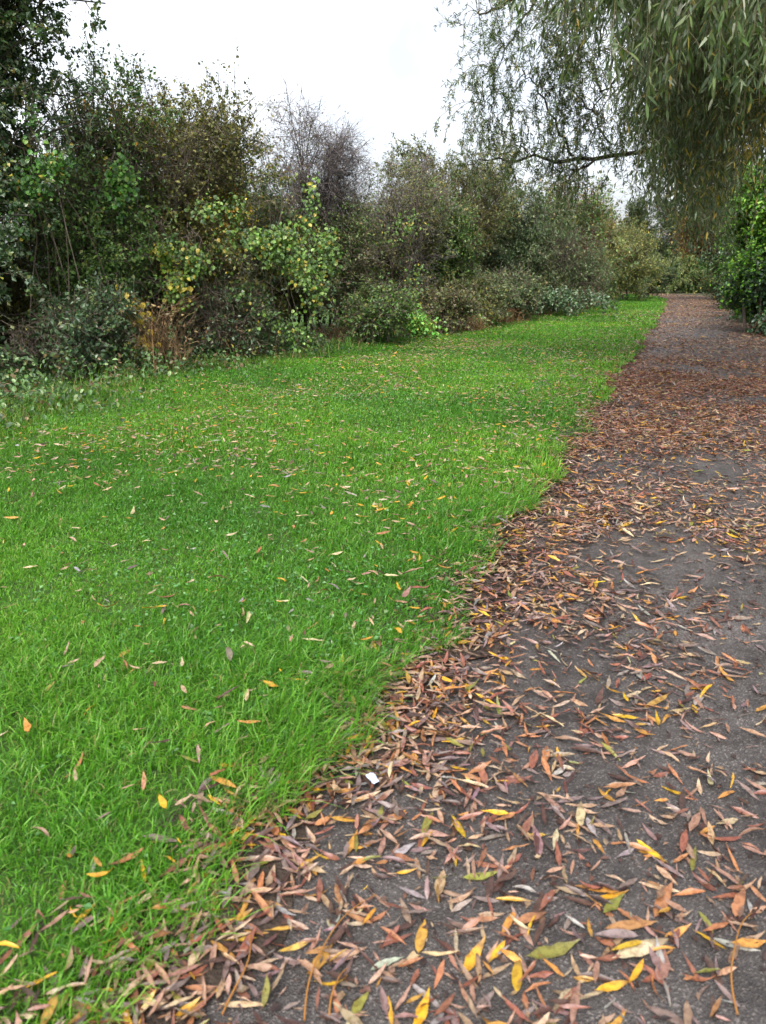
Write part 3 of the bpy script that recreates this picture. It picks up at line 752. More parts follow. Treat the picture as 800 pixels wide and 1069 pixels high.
# F: olive green hawthorn
woody('olive_shrub', 'tall olive green shrub with a feathery domed top', 'shrub', (2.35, 24.2),
      [(0, 0, 2.9, 1.8, 1.5, 1.7, 4), (.9, .2, 3.4, 1.3, 1.2, 1.2, 2), (-1.1, -.4, 2.0, 1.3, 1.3, 1.6, 2)], R(7),
      stems=8, foot=.8, n1=180, n2=8, n3=4, l2=.7, l3=.36, leaves=21000, size=.062, aspect=.5, pal=OLIVE, pal2=GREYG, thr2=.15, twig=M_TWIG_OLIVE, leaders=9, leadlen=.8)
woody('sallow', 'mid green sallow bush squeezed between brown thorn and olive shrub', 'shrub', (1.25, 21.4),
      [(0, 0, 1.6, 1.3, 1.0, 1.3, 4), (.3, 0, 2.6, .9, .8, .7, 1.5)], R(8), stems=7, foot=.6, n1=120, n2=8, n3=4, leaves=11000, size=.055, pal=MIDGREEN, pal2=OLIVE, thr2=.2, twig=M_TWIG_BROWN, leaders=6)
# G: dark grey green bush
woody('grey_bush', 'dark grey green arching bush leaning over the bramble', 'shrub', (5.0, 26.6),
      [(0, 0, 2.1, 1.8, 1.5, 1.4, 4), (.9, -.5, 1.5, 1.3, 1.2, 1.0, 2), (-.6, .3, 2.8, 1.1, 1.0, .7, 1.5)], R(9),
      stems=7, foot=.6, n1=170, n2=8, n3=4, l2=.7, l3=.36, leaves=19000, size=.066, aspect=.45, pal=GREYG, pal2=DKGREEN, thr2=.1, twig=M_TWIG_BROWN, leaders=6, droop=.06, up=.1)
# H: reddish stems
woody('red_stemmed_shrub', 'upright shrub of red brown stems with green leaves on top', 'shrub', (7.6, 31.6),
      [(0, 0, 3.4, 1.7, 1.3, .8, 3), (.1, 0, 2.2, 1.6, 1.2, 1.0, 1.2)], R(10),
      stems=26, foot=1.0, n1=120, n2=7, n3=4, l2=.8, l3=.4, leaves=5200, size=.085, pal=MIDGREEN, pal2=OLIVE, thr2=.1, bark=M_TWIG_RED, twig=M_TWIG_RED, gap=.3, leaders=10, leadlen=.8, stem_r=.024, low_leaf=.2)
# I: yellow green sallow
woody('yellow_willow_bush', 'rounded yellow green willow bush near the bend of the path', 'shrub', (10.8, 38.0),
      [(0, 0, 1.9, 2.0, 1.7, 1.5, 4), (.8, -.3, 1.2, 1.8, 1.5, 1.1, 2), (-.9, 0, 2.4, 1.2, 1.2, .9, 1.4)], R(11),
      stems=12, foot=.9, n1=170, n2=8, n3=4, l2=.8, l3=.42, leaves=19000, size=.085, aspect=.42, pal=YGREEN, pal2=OLIVE, thr2=.4, twig=M_TWIG_OLIVE, leaders=8, leadlen=.6)
# J: pale far tree
woody('pale_tree', 'pale olive round topped tree far beyond the bend', 'tree', (17.4, 63.0),
      [(0, 0, 3.4, 2.6, 2.3, 2.3, 4), (1.2, -.5, 2.0, 2.2, 2, 1.6, 2)], R(12), stems=5, foot=.5, n1=150, n2=8, n3=3, l2=1.0, l3=.5, leaves=17000, size=.13, aspect=.5,
      pal=[(lin(138, 140, 92, F_), 3), (lin(118, 124, 82, F_), 3), (lin(150, 150, 104, F_), 1)], twig=M_TWIG_OLIVE, leaders=0, stem_r=.11)
# K: dark ash behind the bend
woody('shaded_tree', 'dark green tree behind the bend of the path', 'tree', (19.4, 58.5),
      [(0, 0, 4.0, 1.9, 1.7, 2.4, 4), (-.4, -.5, 1.8, 1.6, 1.4, 1.6, 2), (2.2, -.6, 3.6, 1.8, 1.5, 2.4, 3)], R(13), stems=4, foot=.4, n1=150, n2=8, n3=3, l2=.9, l3=.45, leaves=16000, size=.12, aspect=.5,
      pal=[(lin(66, 82, 48, F_), 3), (lin(84, 100, 56, F_), 3), (lin(50, 66, 42, F_), 2)], leaders=3, stem_r=.1)
# far low bushes that close the view
woody('pale_bush', 'low pale green bush closing the end of the path', 'shrub', (19.2, 53.9), [(0, 0, 1.2, 2.0, 1.5, 1.25, 4), (-1.4, .3, .85, 1.7, 1.3, .9, 3)], R(14),
      stems=8, foot=.9, n1=130, n2=8, n3=3, l2=.8, l3=.45, leaves=14000, size=.12, aspect=.45, pal=[(lin(124, 138, 76, F_), 3), (lin(104, 120, 62, F_), 3), (lin(150, 156, 96, F_), 1)], leaders=4)
woody('dark_low_bush', 'small dark bush at the foot of the yellow willow bush', 'shrub', (13.3, 41.2), [(0, 0, .9, 1.4, 1.1, .95, 4)], R(15),
      stems=6, foot=.5, n1=80, n2=8, n3=3, l2=.5, l3=.3, leaves=8000, size=.075, pal=DKGREEN, pal2=MIDGREEN, thr2=.4, leaders=3, leadlen=.4)
woody('far_thicket', 'dull green thicket closing the view past the bend of the path', 'shrub', (22.6, 53.2), [(0, 0, 1.2, 1.9, 1.4, 1.25, 4), (-1.6, .6, .8, 1.7, 1.2, .85, 3)], R(25),
      stems=8, foot=1.2, n1=130, n2=8, n3=3, l2=.8, l3=.45, leaves=12000, size=.12, aspect=.45, pal=MIDGREEN, pal2=YGREEN, thr2=.3, leaders=3)
woody('far_thorn', 'low dark thorn bush below the pale far tree', 'shrub', (15.6, 61.0), [(0, 0, 1.1, 2.4, 1.3, 1.15, 4), (2.6, 0, .8, 2.0, 1.2, .85, 3)], R(26),
      stems=8, foot=1.2, n1=130, n2=8, n3=3, l2=.8, l3=.45, leaves=12000, size=.13, aspect=.5, pal=MIDGREEN, pal2=DKGREEN, thr2=.1, leaders=3)
# L: orange brown tree over the path end
woody('autumn_tree', 'small tree turning orange and brown leaning over the path near its bend', 'tree', (17.7, 41.0),
      [(-1.5, 0, 3.5, 1.5, 1.3, 1.35, 4), (-.1, 0, 2.2, 1.2, 1.3, 1.7, 2), (-.6, 0, 4.8, 1.5, 1.3, 1.1, 2)], R(16), stems=4, foot=.4, n1=140, n2=8, n3=3, l2=.8, l3=.42, leaves=13000, size=.11, aspect=.55,
      pal=ORANGE, pal2=YGREEN, thr2=.25, bark=M_BARK_DARK, leaders=3, stem_r=.09)
# N: olive trees on the right, behind the willow
woody('roadside_tree', 'shady olive green tree on the right of the path beyond the willow', 'tree', (17.6, 38.6),
      [(0, 0, 4.6, 2.2, 2.2, 2.6, 4), (-1.9, -.2, 5.4, 2.0, 1.7, 1.4, 3), (-.2, -.6, 2.0, 1.2, 1.5, 1.6, 2)], R(17), stems=5, foot=.5, n1=170, n2=8, n3=3, l2=.8, l3=.4, leaves=19000, size=.09, aspect=.45,
      pal=[(lin(84, 94, 52, F_), 3), (lin(104, 108, 58, F_), 3), (lin(62, 74, 44, F_), 2)], pal2=ORANGE, thr2=.7, leaders=2, stem_r=.1)
# O: bright ivy clad shrub by the path
woody('ivy_shrub', 'bright green leafy shrub standing close on the right of the path', 'shrub', (9.0, 18.6),
      [(0, 0, 1.9, .95, 1.3, 1.6, 4), (-.1, .5, 1.0, .9, 1.3, .9, 2), (.15, .2, 3.2, 1.0, 1.2, 1.0, 4)], R(18), stems=8, foot=.6, n1=150, n2=8, n3=4, l2=.45, l3=.24, leaves=19000, size=.065, aspect=.75,
      pal=[(lin(118, 166, 52, 1), 3), (lin(92, 142, 46, 1), 4), (lin(146, 182, 72, 1), 1.5), (lin(60, 100, 40, 1), 2.5)], pal2=IVY, f2=2.0, thr2=.45, leafmat=M_LEAF, leaders=3, leadlen=.4)
woody('laurel_shrub', 'dark glossy shrub on the right edge of the path beyond the bright one', 'shrub', (11.0, 22.8),
      [(0, 0, 1.6, 1.2, 1.7, 1.5, 4), (-.3, .9, 1.1, 1.1, 1.3, 1.1, 2), (.4, .6, 3.0, 1.1, 1.3, 1.2, 2)], R(19), stems=8, foot=.6, n1=150, n2=8, n3=4, l2=.5, l3=.26, leaves=18000, size=.07, aspect=.7,
      pal=IVY, pal2=[(lin(84, 120, 44, F_), 3), (lin(64, 100, 40, F_), 3)], f2=1.6, thr2=.35, leafmat=M_GLOSSY, leaders=3, leadlen=.4)
woody('holly_shrub', 'dark holly like shrub farthest along the right of the path', 'shrub', (14.0, 29.6),
      [(0, 0, 1.4, 1.1, 1.9, 1.4, 4), (0, 1.2, 1.0, 1.0, 1.5, 1.0, 2), (-.5, .2, 3.2, 1.3, 1.7, 1.2, 3)], R(20), stems=8, foot=.7, n1=130, n2=8, n3=3, l2=.55, l3=.3, leaves=14000, size=.08, aspect=.6,
      pal=[(lin(60, 80, 42, F_), 3), (lin(80, 98, 50, F_), 2), (lin(46, 62, 38, F_), 3)], leaders=3, leadlen=.4)
woody('shadow_shrub', 'tall dark shrub filling the gap under the willow', 'shrub', (12.2, 20.4),
      [(0, 0, 2.6, 1.6, 2.2, 2.4, 4)], R(24), stems=7, foot=.7, n1=150, n2=8, n3=3, l2=.6, l3=.3, leaves=16000, size=.08, aspect=.6, pal=IVY, leaders=0)

# second row behind the hedge: copies of one dense dark shrub
back = woody('backing_shrub', 'dense dark shrub behind the dark tree', 'shrub', (-8.6, 13.5), [(0, 0, 1.7, 1.8, 1.5, 1.8, 4), (.4, .2, 2.7, 1.3, 1.2, .8, 1.5)], R(21),
             stems=8, foot=.9, n1=150, n2=8, n3=3, l2=.6, l3=.3, leaves=17000, size=.06, pal=DKGREEN, pal2=OLIVE, thr2=.35, leaders=4, group='shrubs in the second row of the hedge')
for x, y, rz, k, lab in [(-6.4, 13.4, 1.0, .95, 'dense dark shrub behind the elder thicket'), (-4.6, 14.6, 3.3, .95, 'dense dark shrub between elder thicket and yellowing hawthorn'), (-2.9, 15.6, 2.1, .95, 'dense dark shrub behind the yellowing hawthorn'),
                      (-2.6, 18.0, 3.0, .95, 'dense dark shrub behind the bare purple tree'), (-.9, 19.6, 5.5, .85, 'dense dark shrub half hidden between bare purple tree and brown blackthorn'), (.2, 21.6, 4.2, .9, 'dense dark shrub behind the brown blackthorn'),
                      (1.2, 24.6, 2.4, .95, 'dense dark shrub behind the sallow bush'), (2.6, 27.4, 5.1, 1.05, 'dense dark shrub behind the olive shrub'), (4.2, 29.6, .9, .95, 'dense dark shrub between olive shrub and grey bush'),
                      (6.0, 31.8, .4, .95, 'dense dark shrub behind the grey bush'), (8.2, 35.6, 1.7, .9, 'dense dark shrub behind the red stemmed shrub'), (9.8, 41.0, 3.9, .95, 'dense dark shrub left of the yellow willow bush'),
                      (12.8, 46.0, 2.6, 1.0, 'dense dark shrub behind the yellow willow bush'), (24.0, 57.0, .9, 1.3, 'dense dark shrub behind the low pale bush'), (-8.4, 9.4, 2.0, 1.1, 'dense dark shrub outside the left end of the hedge')]:
    c = copy_tree(back); c.location = (x, y, 0); c.rotation_euler = (0, 0, rz); c.scale = (k, k, k); c['label'] = lab
# low bushes along the front of the hedge
low = [('low dark ivy bush in the deep shade below the dark tree', (-5.3, 9.0), DKGREEN, MIDGREEN, 1.0, .062), ('low dull green bush between dark tree and dead stems', (-4.2, 10.6), DKGREEN, OLIVE, 1.0, .055),
       ('low dark green bush left of the vine curtain', (-2.6, 12.5), DKGREEN, MIDGREEN, 1.1, .055), ('low grey green bush right of the vine curtain', (-.25, 15.3), MIDGREEN, BROWNL, .9, .055),
       ('low olive bush before the blackthorn', (1.15, 17.9), OLIVE, BROWNL, .9, .055), ('low green bush before the sallow', (2.5, 20.6), GREYG, OLIVE, 1.1, .055), ('low grey bush before the olive shrub', (3.6, 22.7), GREYG, BROWNL, 1.3, .06),
       ('low dark bush under the autumn tree at the path edge', (16.9, 40.2), MIDGREEN, DKGREEN, 1.2, .08), ('low bush on the path edge before the holly like shrub', (13.1, 27.6), MIDGREEN, IVY, 1.1, .07),
       ('low green bush before the willow bush', (9.0, 34.0), MIDGREEN, GREYG, 1.2, .08)]
for i, (lab, p, pa, pb, h, sz) in enumerate(low):
    woody('low_bush', lab, 'shrub', p, [(0, 0, h * .5, 1.0, .6, h * .5, 3), (.3, .1, h * .8, .6, .5, h * .4, 1)], R(70 + i), stems=6, foot=.5, n1=70, n2=8, n3=3, l1w=.009, l2=.4, l3=.22,
          leaves=2600, size=sz, pal=pa, pal2=pb, thr2=.15, leaders=3, leadlen=.35, stem_r=.015, group='low bushes along the foot of the hedge')

# D and vines: bright climbing plants hung over the hedge
def vine(label, loc, blobs, rg, nleaf, size, pal, group='climbing vines over the hedge'):
    root = empty('climbing_vine', (loc[0], loc[1], 0)); tag(root, label, 'vine', group)
    B = np.array(blobs, float); pw = B[:, 6] / B[:, 6].sum()
    n = 8; li = rg.choice(len(B), n, p=pw)
    d = norm(rg.normal(size=(n, 3))); d[:, 1] = -np.abs(d[:, 1])
    tip = B[li, :3] + d * B[li, 3:6]
    base = np.c_[rg.normal(0, .4, n), rg.uniform(.4, 1.3, n), np.full(n, .0)]
    top = (B[li, :3] + np.array([0, 0, 1]) * B[li, 5:6]) * np.array([.8, .6, 1])
    P = np.concatenate([bez(base, base * .5 + top * .5 + rg.normal(0, .12, (n, 3)), top, 7), bez(top, (top + tip) / 2 + np.array([0, -.2, .25]), tip, 8)[:, 1:]], 1)
    P[:, 1:] += rg.normal(0, .045, (n, P.shape[1] - 1, 3))
    V, F = tubes(P, np.linspace(.008, .0025, P.shape[1])[None] * np.ones((n, 1)), 4)
    gs = Geo(); gs.add(V, [F]); link('stem', gs.mesh('stem', M_TWIG_BROWN), root)
    li = rg.choice(len(B), nleaf, p=pw)
    d = norm(rg.normal(size=(nleaf, 3))); d[:, 1] = np.where(d[:, 1] > .3, -d[:, 1], d[:, 1])
    pos = B[li, :3] + d * B[li, 3:6] * (rg.random((nleaf, 1)) ** .4) * (1 + .28 * rg.normal(size=(nleaf, 1)))
    wp = pos + np.array([loc[0], loc[1], 0])
    k = (rg.random(nleaf) < np.clip(.5 + .95 * snoise(wp, 4.2, 91), .02, 1)) & (pos[:, 2] > .05)
    pos, d = pos[k], d[k]; m = len(pos)
    dr = np.array([0, -.25, -.8]) + rg.normal(size=(m, 3)) * .55
    nr = d * .6 + np.array([0, -.5, .55]) + rg.normal(size=(m, 3)) * .4
    L = size * rg.uniform(.55, 1.3, m)
    gl = Geo(); scatter(gl, OVAL, pos, dr, nr, L, L * .95, pick(pal, m, rg))
    link('foliage', gl.mesh('foliage', M_LEAF), root)
    return root
VB = [(lin(112, 146, 62, .86), 4), (lin(92, 122, 56, .86), 4), (lin(136, 162, 86, .86), 1.6), (lin(188, 172, 72, .85), 1.1), (lin(68, 94, 50, .85), 3)]
VB2 = [(lin(102, 152, 60, .8), 4), (lin(82, 128, 54, .8), 4), (lin(132, 166, 80, .8), 1.5), (lin(182, 162, 66, .8), .6), (lin(60, 96, 48, .8), 2.5)]
vine('broad curtain of bright green vine covering the front of the hedge', (-1.6, 12.5), [(-.15, -.1, 1.9, .6, .4, .45, 3.4), (.35, 0, 1.2, .4, .4, .75, 2.6), (-.45, 0, 2.3, .35, .3, .25, 1), (-.75, -.1, 1.75, .35, .3, .4, 1.2), (.1, 0, 2.25, .45, .3, .2, 1.2), (.5, .1, 2.5, .18, .25, .4, 1), (.1, -.1, .55, .5, .35, .4, .8), (-.6, 0, 1.3, .2, .25, .4, .7), (.75, .1, 1.7, .2, .2, .35, .6)], R(31), 5600, .058, VB)
vine('small arch of fresh green vine high on the yellowing hawthorn', (-3.75, 11.6), [(0, 0, 2.65, .3, .2, .25, 2), (.1, 0, 2.25, .2, .18, .35, 1), (-.35, 0, 2.2, .18, .15, .3, .8)], R(32), 1700, .064, VB2)
vine('tall tuft of lime green vine climbing before the dark tree', (-4.35, 10.3), [(-.1, 0, 2.5, .36, .2, .35, 2), (.1, 0, 3.0, .18, .2, .35, 1.2), (-.2, 0, 2.1, .15, .15, .4, .8), (.3, 0, 2.7, .25, .2, .2, .8)], R(33), 1900, .062, VB2)
vine('thin yellow green vine strand low on the hawthorn stems', (-3.2, 11.9), [(0, 0, 1.75, .3, .2, .25, 1), (.15, 0, 1.25, .2, .15, .3, 1)], R(34), 260, .08, [(lin(190, 180, 70, F_), 2), (lin(130, 160, 70, F_), 2)])
vine('scattered yellow leaves of vine at the foot of the elder thicket', (-3.5, 10.9), [(0, 0, .85, .3, .2, .25, 1), (.2, 0, .45, .2, .15, .2, 1)], R(35), 160, .085, [(lin(206, 176, 66, F_), 2), (lin(170, 150, 60, F_), 2)])

vine('loose green vine trailing over the front of the yellowing hawthorn', (-2.75, 11.9), [(0, 0, 1.6, .4, .25, .35, 2), (.25, 0, 2.2, .3, .2, .25, 1), (-.3, 0, 1.1, .25, .2, .35, 1)], R(36), 900, .06, VB)
vine('faint green vine spreading over the brown blackthorn', (.0, 17.4), [(0, 0, 1.7, .6, .3, .5, 2), (.5, .2, 2.3, .4, .25, .3, 1), (.7, 0, 1.2, .3, .2, .4, 1)], R(37), 900, .06, VB)
# brambles
def bramble(label, loc, w, h, rg, nleaf, pal, size=.085):
    root = empty('bramble', (loc[0], loc[1], 0)); tag(root, label, 'bramble', 'bramble mounds along the hedge foot')
    n = 46; an = rg.uniform(0, 2 * PI, n); rr = w * rg.uniform(.5, 1.1, n)
    base = np.c_[rg.normal(0, w * .25, (n, 2)), np.zeros(n)]
    tip = np.c_[base[:, :2] + np.c_[np.cos(an), np.sin(an)] * rr[:, None], rg.uniform(.05, h * .5, n)]
    top = (base + tip) / 2; top[:, 2] = h * rg.uniform(1.0, 2.0, n)
    P = bez(base, top, tip, 14)
    V, F = tubes(P, np.linspace(.007, .003, 14)[None] * np.ones((n, 1)), 4)
    gs = Geo(); gs.add(V, [F]); link('stem', gs.mesh('stem', M_TWIG_RED), root)
    p, tn = at(P[rg.integers(0, n, nleaf)], rg.uniform(.15, 1, nleaf))
    p = p + rg.normal(0, .06, (nleaf, 3)); p[:, 2] = np.maximum(p[:, 2], .03)
    nr = np.array([0, -.15, 1.0]) + rg.normal(size=(nleaf, 3)) * .4
    dr = tn * .3 + rg.normal(size=(nleaf, 3)) * .6 + np.array([0, 0, -.15])
    L = size * rg.uniform(.6, 1.3, nleaf)
    gl = Geo(); scatter(gl, OVAL, p, dr, nr, L, L * .72, pick(pal, nleaf, rg))
    link('foliage', gl.mesh('foliage', M_GLOSSY), root)
BR = [(lin(66, 92, 54, F_), 3), (lin(88, 112, 72, F_), 2.5), (lin(122, 138, 112, F_), 1.2), (lin(52, 70, 46, F_), 2)]
bramble('sprawling grey green bramble mound spilling toward the grass', (5.0, 25.0), 1.5, .8, R(41), 4200, BR)
bramble('bright leaved bramble at the hedge foot below brown thorn', (.6, 16.7), .7, .55, R(42), 1500, BRIGHT)
bramble('low bramble mound before the red stemmed shrub', (7.4, 29.3), 1.1, .55, R(43), 1900, BR)
bramble('dark bramble patch under the big dark tree', (-4.75, 8.4), .7, .3, R(44), 1300, DKGREEN)
bramble('small bramble beside the tan dead grass under blackthorn', (2.1, 19.7), .7, .4, R(45), 1000, MIDGREEN)
bramble('dark bramble on the right side by the bright shrub', (8.9, 17.6), .7, .5, R(46), 1400, IVY)
bramble('dark bramble trailing below the glossy shrub on the right', (10.6, 22.0), .8, .5, R(47), 1300, IVY)

# dead stems and grass at the hedge foot
def dead(label, loc, w, h, rg, n, pal):
    an = rg.uniform(0, 2 * PI, n)
    base = np.c_[rg.normal(0, w * .4, n), rg.normal(0, w * .25, n), np.zeros(n)]
    H = h * rg.uniform(.35, 1.1, n)
    tip = base + np.c_[np.cos(an) * H * .55, np.sin(an) * H * .55, H]
    ctl = base + np.c_[np.zeros((n, 2)), H * .9]
    P = bez(base, ctl, tip, 7); P[:, 1:] += rg.normal(0, .02, (n, 6, 3))
    V, F = tubes(P, np.linspace(.005, .0018, 7)[None] * rg.uniform(.5, 1.4, (n, 1)), 3)
    geo = Geo(); geo.add(V, [F], np.repeat(pick(pal, n, rg), 21, 0))
    m = n * 3; p, tn = at(P[rg.integers(0, n, m)], rg.random(m))
    L = rg.uniform(.03, .09, m)
    scatter(geo, DIAMOND, p, tn * .4 + rg.normal(size=(m, 3)) * .6 + [0, 0, -.5], rg.normal(size=(m, 3)), L, L * .4, pick(pal, m, rg))
    o = link('dead_clump', geo.mesh('dead_clump', M_STRAW), None, (loc[0], loc[1], 0))
    tag(o, label, 'dead plants', 'dead stems at the hedge foot')
TAN = [(lin(146, 118, 86, .7), 3), (lin(116, 92, 68, .7), 3), (lin(172, 144, 104, .7), 1.5), (lin(92, 78, 52, .7), 2)]
dead('tall heap of brown dead stems at the hawthorn foot', (-3.15, 10.9), .5, 1.0, R(51), 240, TAN)
dead('broken tan dead stems before the vine covered shrub', (-2.45, 12.7), .5, .6, R(52), 170, TAN)
dead('dull brown dead clump right of the vine curtain', (-.95, 15.2), .5, .42, R(53), 160, [(lin(122, 100, 76, .7), 3), (lin(104, 88, 66, .7), 3), (lin(96, 104, 60, .7), 2)])
dead('tan dead grass patch under the brown blackthorn', (1.9, 18.9), .7, .42, R(54), 240, [(lin(156, 122, 84, .7), 3), (lin(128, 98, 70, .7), 3), (lin(110, 104, 62, .7), 1)])
dead('tan dead grass tuft before the olive shrub', (3.2, 21.6), .7, .42, R(55), 220, [(lin(150, 118, 82, .7), 3), (lin(128, 98, 70, .7), 3)])
dead('leaning grey dead stems at the edge of the deep shade', (-3.95, 10.4), .5, .8, R(56), 140, [(lin(140, 124, 104, .7), 3), (lin(110, 98, 84, .7), 2)])

# low growth along the foot of the hedge
def undergrowth():
    geo = Geo(); n = 62000
    s = S0 + rng.uniform(4, 52, n) ** 1.0; off = np.where((s - S0 < 13) & (rng.random(n) < .6), rng.uniform(.12, 2.2, n), rng.normal(.3, .42, n))
    t = HEDGE_T(s) - off + .12 * np.sin(s * 2.3) + .1 * np.sin(s * 5.1)
    xy = st(s, t)
    c = snoise(xy, 2.2, 95)
    k = rng.random(n) < np.clip(.6 + .6 * c, .08, 1)
    s, t, xy, off, c = s[k], t[k], xy[k], off[k], c[k]; n = len(s)
    hmax = np.clip(.10 + .22 * (off + .3) + .12 * c, .05, .45)
    pos = np.c_[xy, .04 + hmax * rng.random(n)]
    L = rng.uniform(.035, .085, n) * np.interp(s - S0, [8, 30], [.9, 1.5])
    pal = [(lin(74, 104, 50, F_), 3), (lin(92, 122, 70, F_), 2), (lin(58, 82, 46, F_), 3), (lin(116, 96, 68, F_), 1.2), (lin(130, 150, 100, F_), .8)]
    scatter(geo, OVAL, pos, rng.normal(size=(n, 3)) + [0, 0, -.2], np.array([0, -.2, 1.]) + rng.normal(size=(n, 3)) * .45, L, L * .7, pick(pal, n, rng))
    o = link('undergrowth', geo.mesh('undergrowth', M_LEAF)); o['kind'] = 'stuff'
    tag(o, 'low ivy and nettles along the foot of the hedge', 'undergrowth')
    # long uncut grass between lawn and hedge
    geo = Geo(); n = 26000
    s = S0 + rng.uniform(3, 50, n); t = HEDGE_T(s) + rng.normal(-.15, .32, n); xy = st(s, t)
    h = rng.uniform(.08, .30, n) * np.clip(.7 + .5 * snoise(xy, 1.5, 97), .2, 1.3)
    a = rng.uniform(0, 2 * PI, n); w = .005 * np.interp(s - S0, [6, 30], [1, 2.6])
    P0 = np.c_[xy, np.full(n, .03)]; d = np.c_[np.cos(a), np.sin(a), np.zeros(n)]
    sw = np.c_[-np.sin(a), np.cos(a), np.zeros(n)] * w[:, None]
    P1 = P0 + d * h[:, None] * .2 + [0, 0, 1] * h[:, None] * .7; P2 = P0 + d * h[:, None] * .75 + [0, 0, 1] * h[:, None] * .95
    V = np.stack([P0 - sw, P0 + sw, P1 + sw * .8, P1 - sw * .8, P2], 1); o5 = (np.arange(n) * 5)[:, None]
    geo.add(V, [o5 + [0, 1, 2, 3], o5 + [3, 2, 4]], np.repeat(pick([(lin(86, 130, 44, F_), 4), (lin(110, 140, 60, F_), 2), (lin(150, 134, 90, F_), 1.5)], n, rng), 5, 0))
    o = link('rough_grass', geo.mesh('rough_grass', M_GRASS)); o['kind'] = 'stuff'
    tag(o, 'longer uncut grass fringing the hedge foot', 'grass')
undergrowth()

# ------------------------------------------------------------------ the willow on the right
def willow():
    rg = R(61)
    root = empty('willow_tree', (8.2, 11.0, 0)); tag(root, 'big willow with long hanging leafy twigs arching over the path', 'tree')
    O = np.array([8.2, 11.0, 0.])
    def W(px, py, D):   # a point seen at pixel px,py standing at forward distance D
        v = (py - 534.5) / FPX; u = (px - 400) / FPX
        k = D / (CP - v * SP)
        return np.array([u * k, D, CAM_H + (-SP - v * CP) * k])
    def poly(pts, K=16):
        C = np.array(pts); p, s = None, None
        t = np.linspace(0, len(C) - 1, K); out = []
        for u in t:
            i = min(int(u), len(C) - 2); f = u - i
            p0, p1, p2, p3 = C[max(i - 1, 0)], C[i], C[i + 1], C[min(i + 2, len(C) - 1)]
            out.append(.5 * ((2 * p1) + (-p0 + p2) * f + (2 * p0 - 5 * p1 + 4 * p2 - p3) * f * f + (-p0 + 3 * p1 - 3 * p2 + p3) * f ** 3))
        return np.array(out)
    trunk = poly([O + [0, 0, -.1], O + [-.05, 0, 1.2], O + [-.25, .1, 2.6], O + [-.5, .3, 4.4], O + [-.6, .6, 6.8]])
    limbs = [
        ([O + [-.2, .1, 2.5], np.array([6.2, 12.2, 3.5]), W(665, 158, 13), W(600, 168, 13.1), W(555, 165, 13.2), W(515, 168, 13.3), W(488, 172, 13.4)], .048, .007),   # the limb in sight
        ([W(604, 170, 13.1), W(585, 140, 13.0), W(560, 92, 12.9), W(540, 70, 12.8)], .024, .006),
        ([W(650, -70, 12.0), W(622, -10, 12.2), W(585, 55, 12.5), W(556, 118, 12.8)], .022, .004),
        ([W(570, -20, 12.6), W(530, 50, 12.8), W(505, 112, 13)], .02, .004),
        ([W(672, 10, 11.5), W(640, 82, 12.0), W(606, 132, 12.5)], .022, .004),
        ([W(640, 162, 13.0), W(622, 120, 12.9), W(600, 96, 12.8), W(590, 60, 12.7)], .018, .004),
        ([W(555, 165, 13.2), W(530, 140, 13.1), W(512, 128, 13.1)], .012, .004),
        ([W(620, 168, 13.05), W(600, 178, 12.8), W(585, 196, 12.7)], .022, .006),
        ([O + [-.4, .3, 3.8], np.array([5.6, 12.0, 5.9]), W(600, -60, 12.4), W(545, -8, 12.6), W(500, 15, 12.8)], .085, .012),
        ([O + [-.4, .3, 4.4], np.array([6.0, 10.4, 5.6]), W(680, -120, 9.6), W(600, -110, 9.5), W(520, -80, 9.6)], .09, .014),
        ([O + [-.2, .1, 3.0], np.array([6.6, 9.2, 4.4]), np.array([4.9, 7.4, 4.8]), np.array([3.2, 6.2, 4.6]), np.array([1.9, 5.4, 4.3])], .08, .012),
        ([O + [-.2, .1, 2.8], np.array([6.9, 8.5, 4.0]), np.array([5.8, 6.2, 4.3]), np.array([4.6, 4.6, 4.2])], .075, .012),
        ([O + [-.3, .1, 3.2], np.array([6.8, 12.6, 4.5]), np.array([6.0, 14.2, 4.9]), np.array([5.4, 15.8, 4.7])], .07, .012),
        ([O + [-.3, .1, 3.4], np.array([8.4, 13.6, 4.8]), np.array([8.6, 16.0, 5.2]), np.array([8.4, 18.4, 4.8])], .07, .012),
        ([O + [-.5, .4, 5.0], np.array([7.0, 12.0, 7.0]), np.array([5.0, 13.2, 7.4]), np.array([3.4, 13.8, 6.9])], .07, .012),
        ([O + [.1, 0, 3.0], O + [1.6, .5, 5.0], O + [2.8, .6, 5.6]], .07, .014), ([O + [0, -.1, 3.2], O + [.6, -1.8, 5.0], O + [.8, -3.4, 5.2]], .07, .014)]
    geo = Geo()
    rad = np.linspace(.36, .10, 16); rad[0] = .46
    V, F = tubes((trunk - O)[None], rad[None], 14); geo.add(V, [F])
    link('trunk', geo.mesh('trunk', M_BARK, True), root)
    gl = Geo(); pts = []
    for p, r0, r1 in limbs:
        P = poly(p, 22)
        P[1:-1] += rg.normal(0, .025, (20, 3))
        V, F = tubes((P - O)[None], np.linspace(r0, r1, 22)[None], 8); gl.add(V, [F])
        pts.append(P)
    link('limbs', gl.mesh('limbs', M_BARK_DARK, True), root)
    LP = np.concatenate([p[4:] for p in pts]); LPo = np.concatenate([p[4:] for p in pts[9:]])
    # hanging twigs: (top point, length)
    tops, lens, dens = [], [], []
    def add(n, px, D, py, ln, spread=0):
        for _ in range(n):
            d = rg.uniform(*D); p = W(rg.uniform(*px), rg.uniform(*py), d)
            tops.append(p); lens.append(rg.uniform(*ln)); dens.append(1)
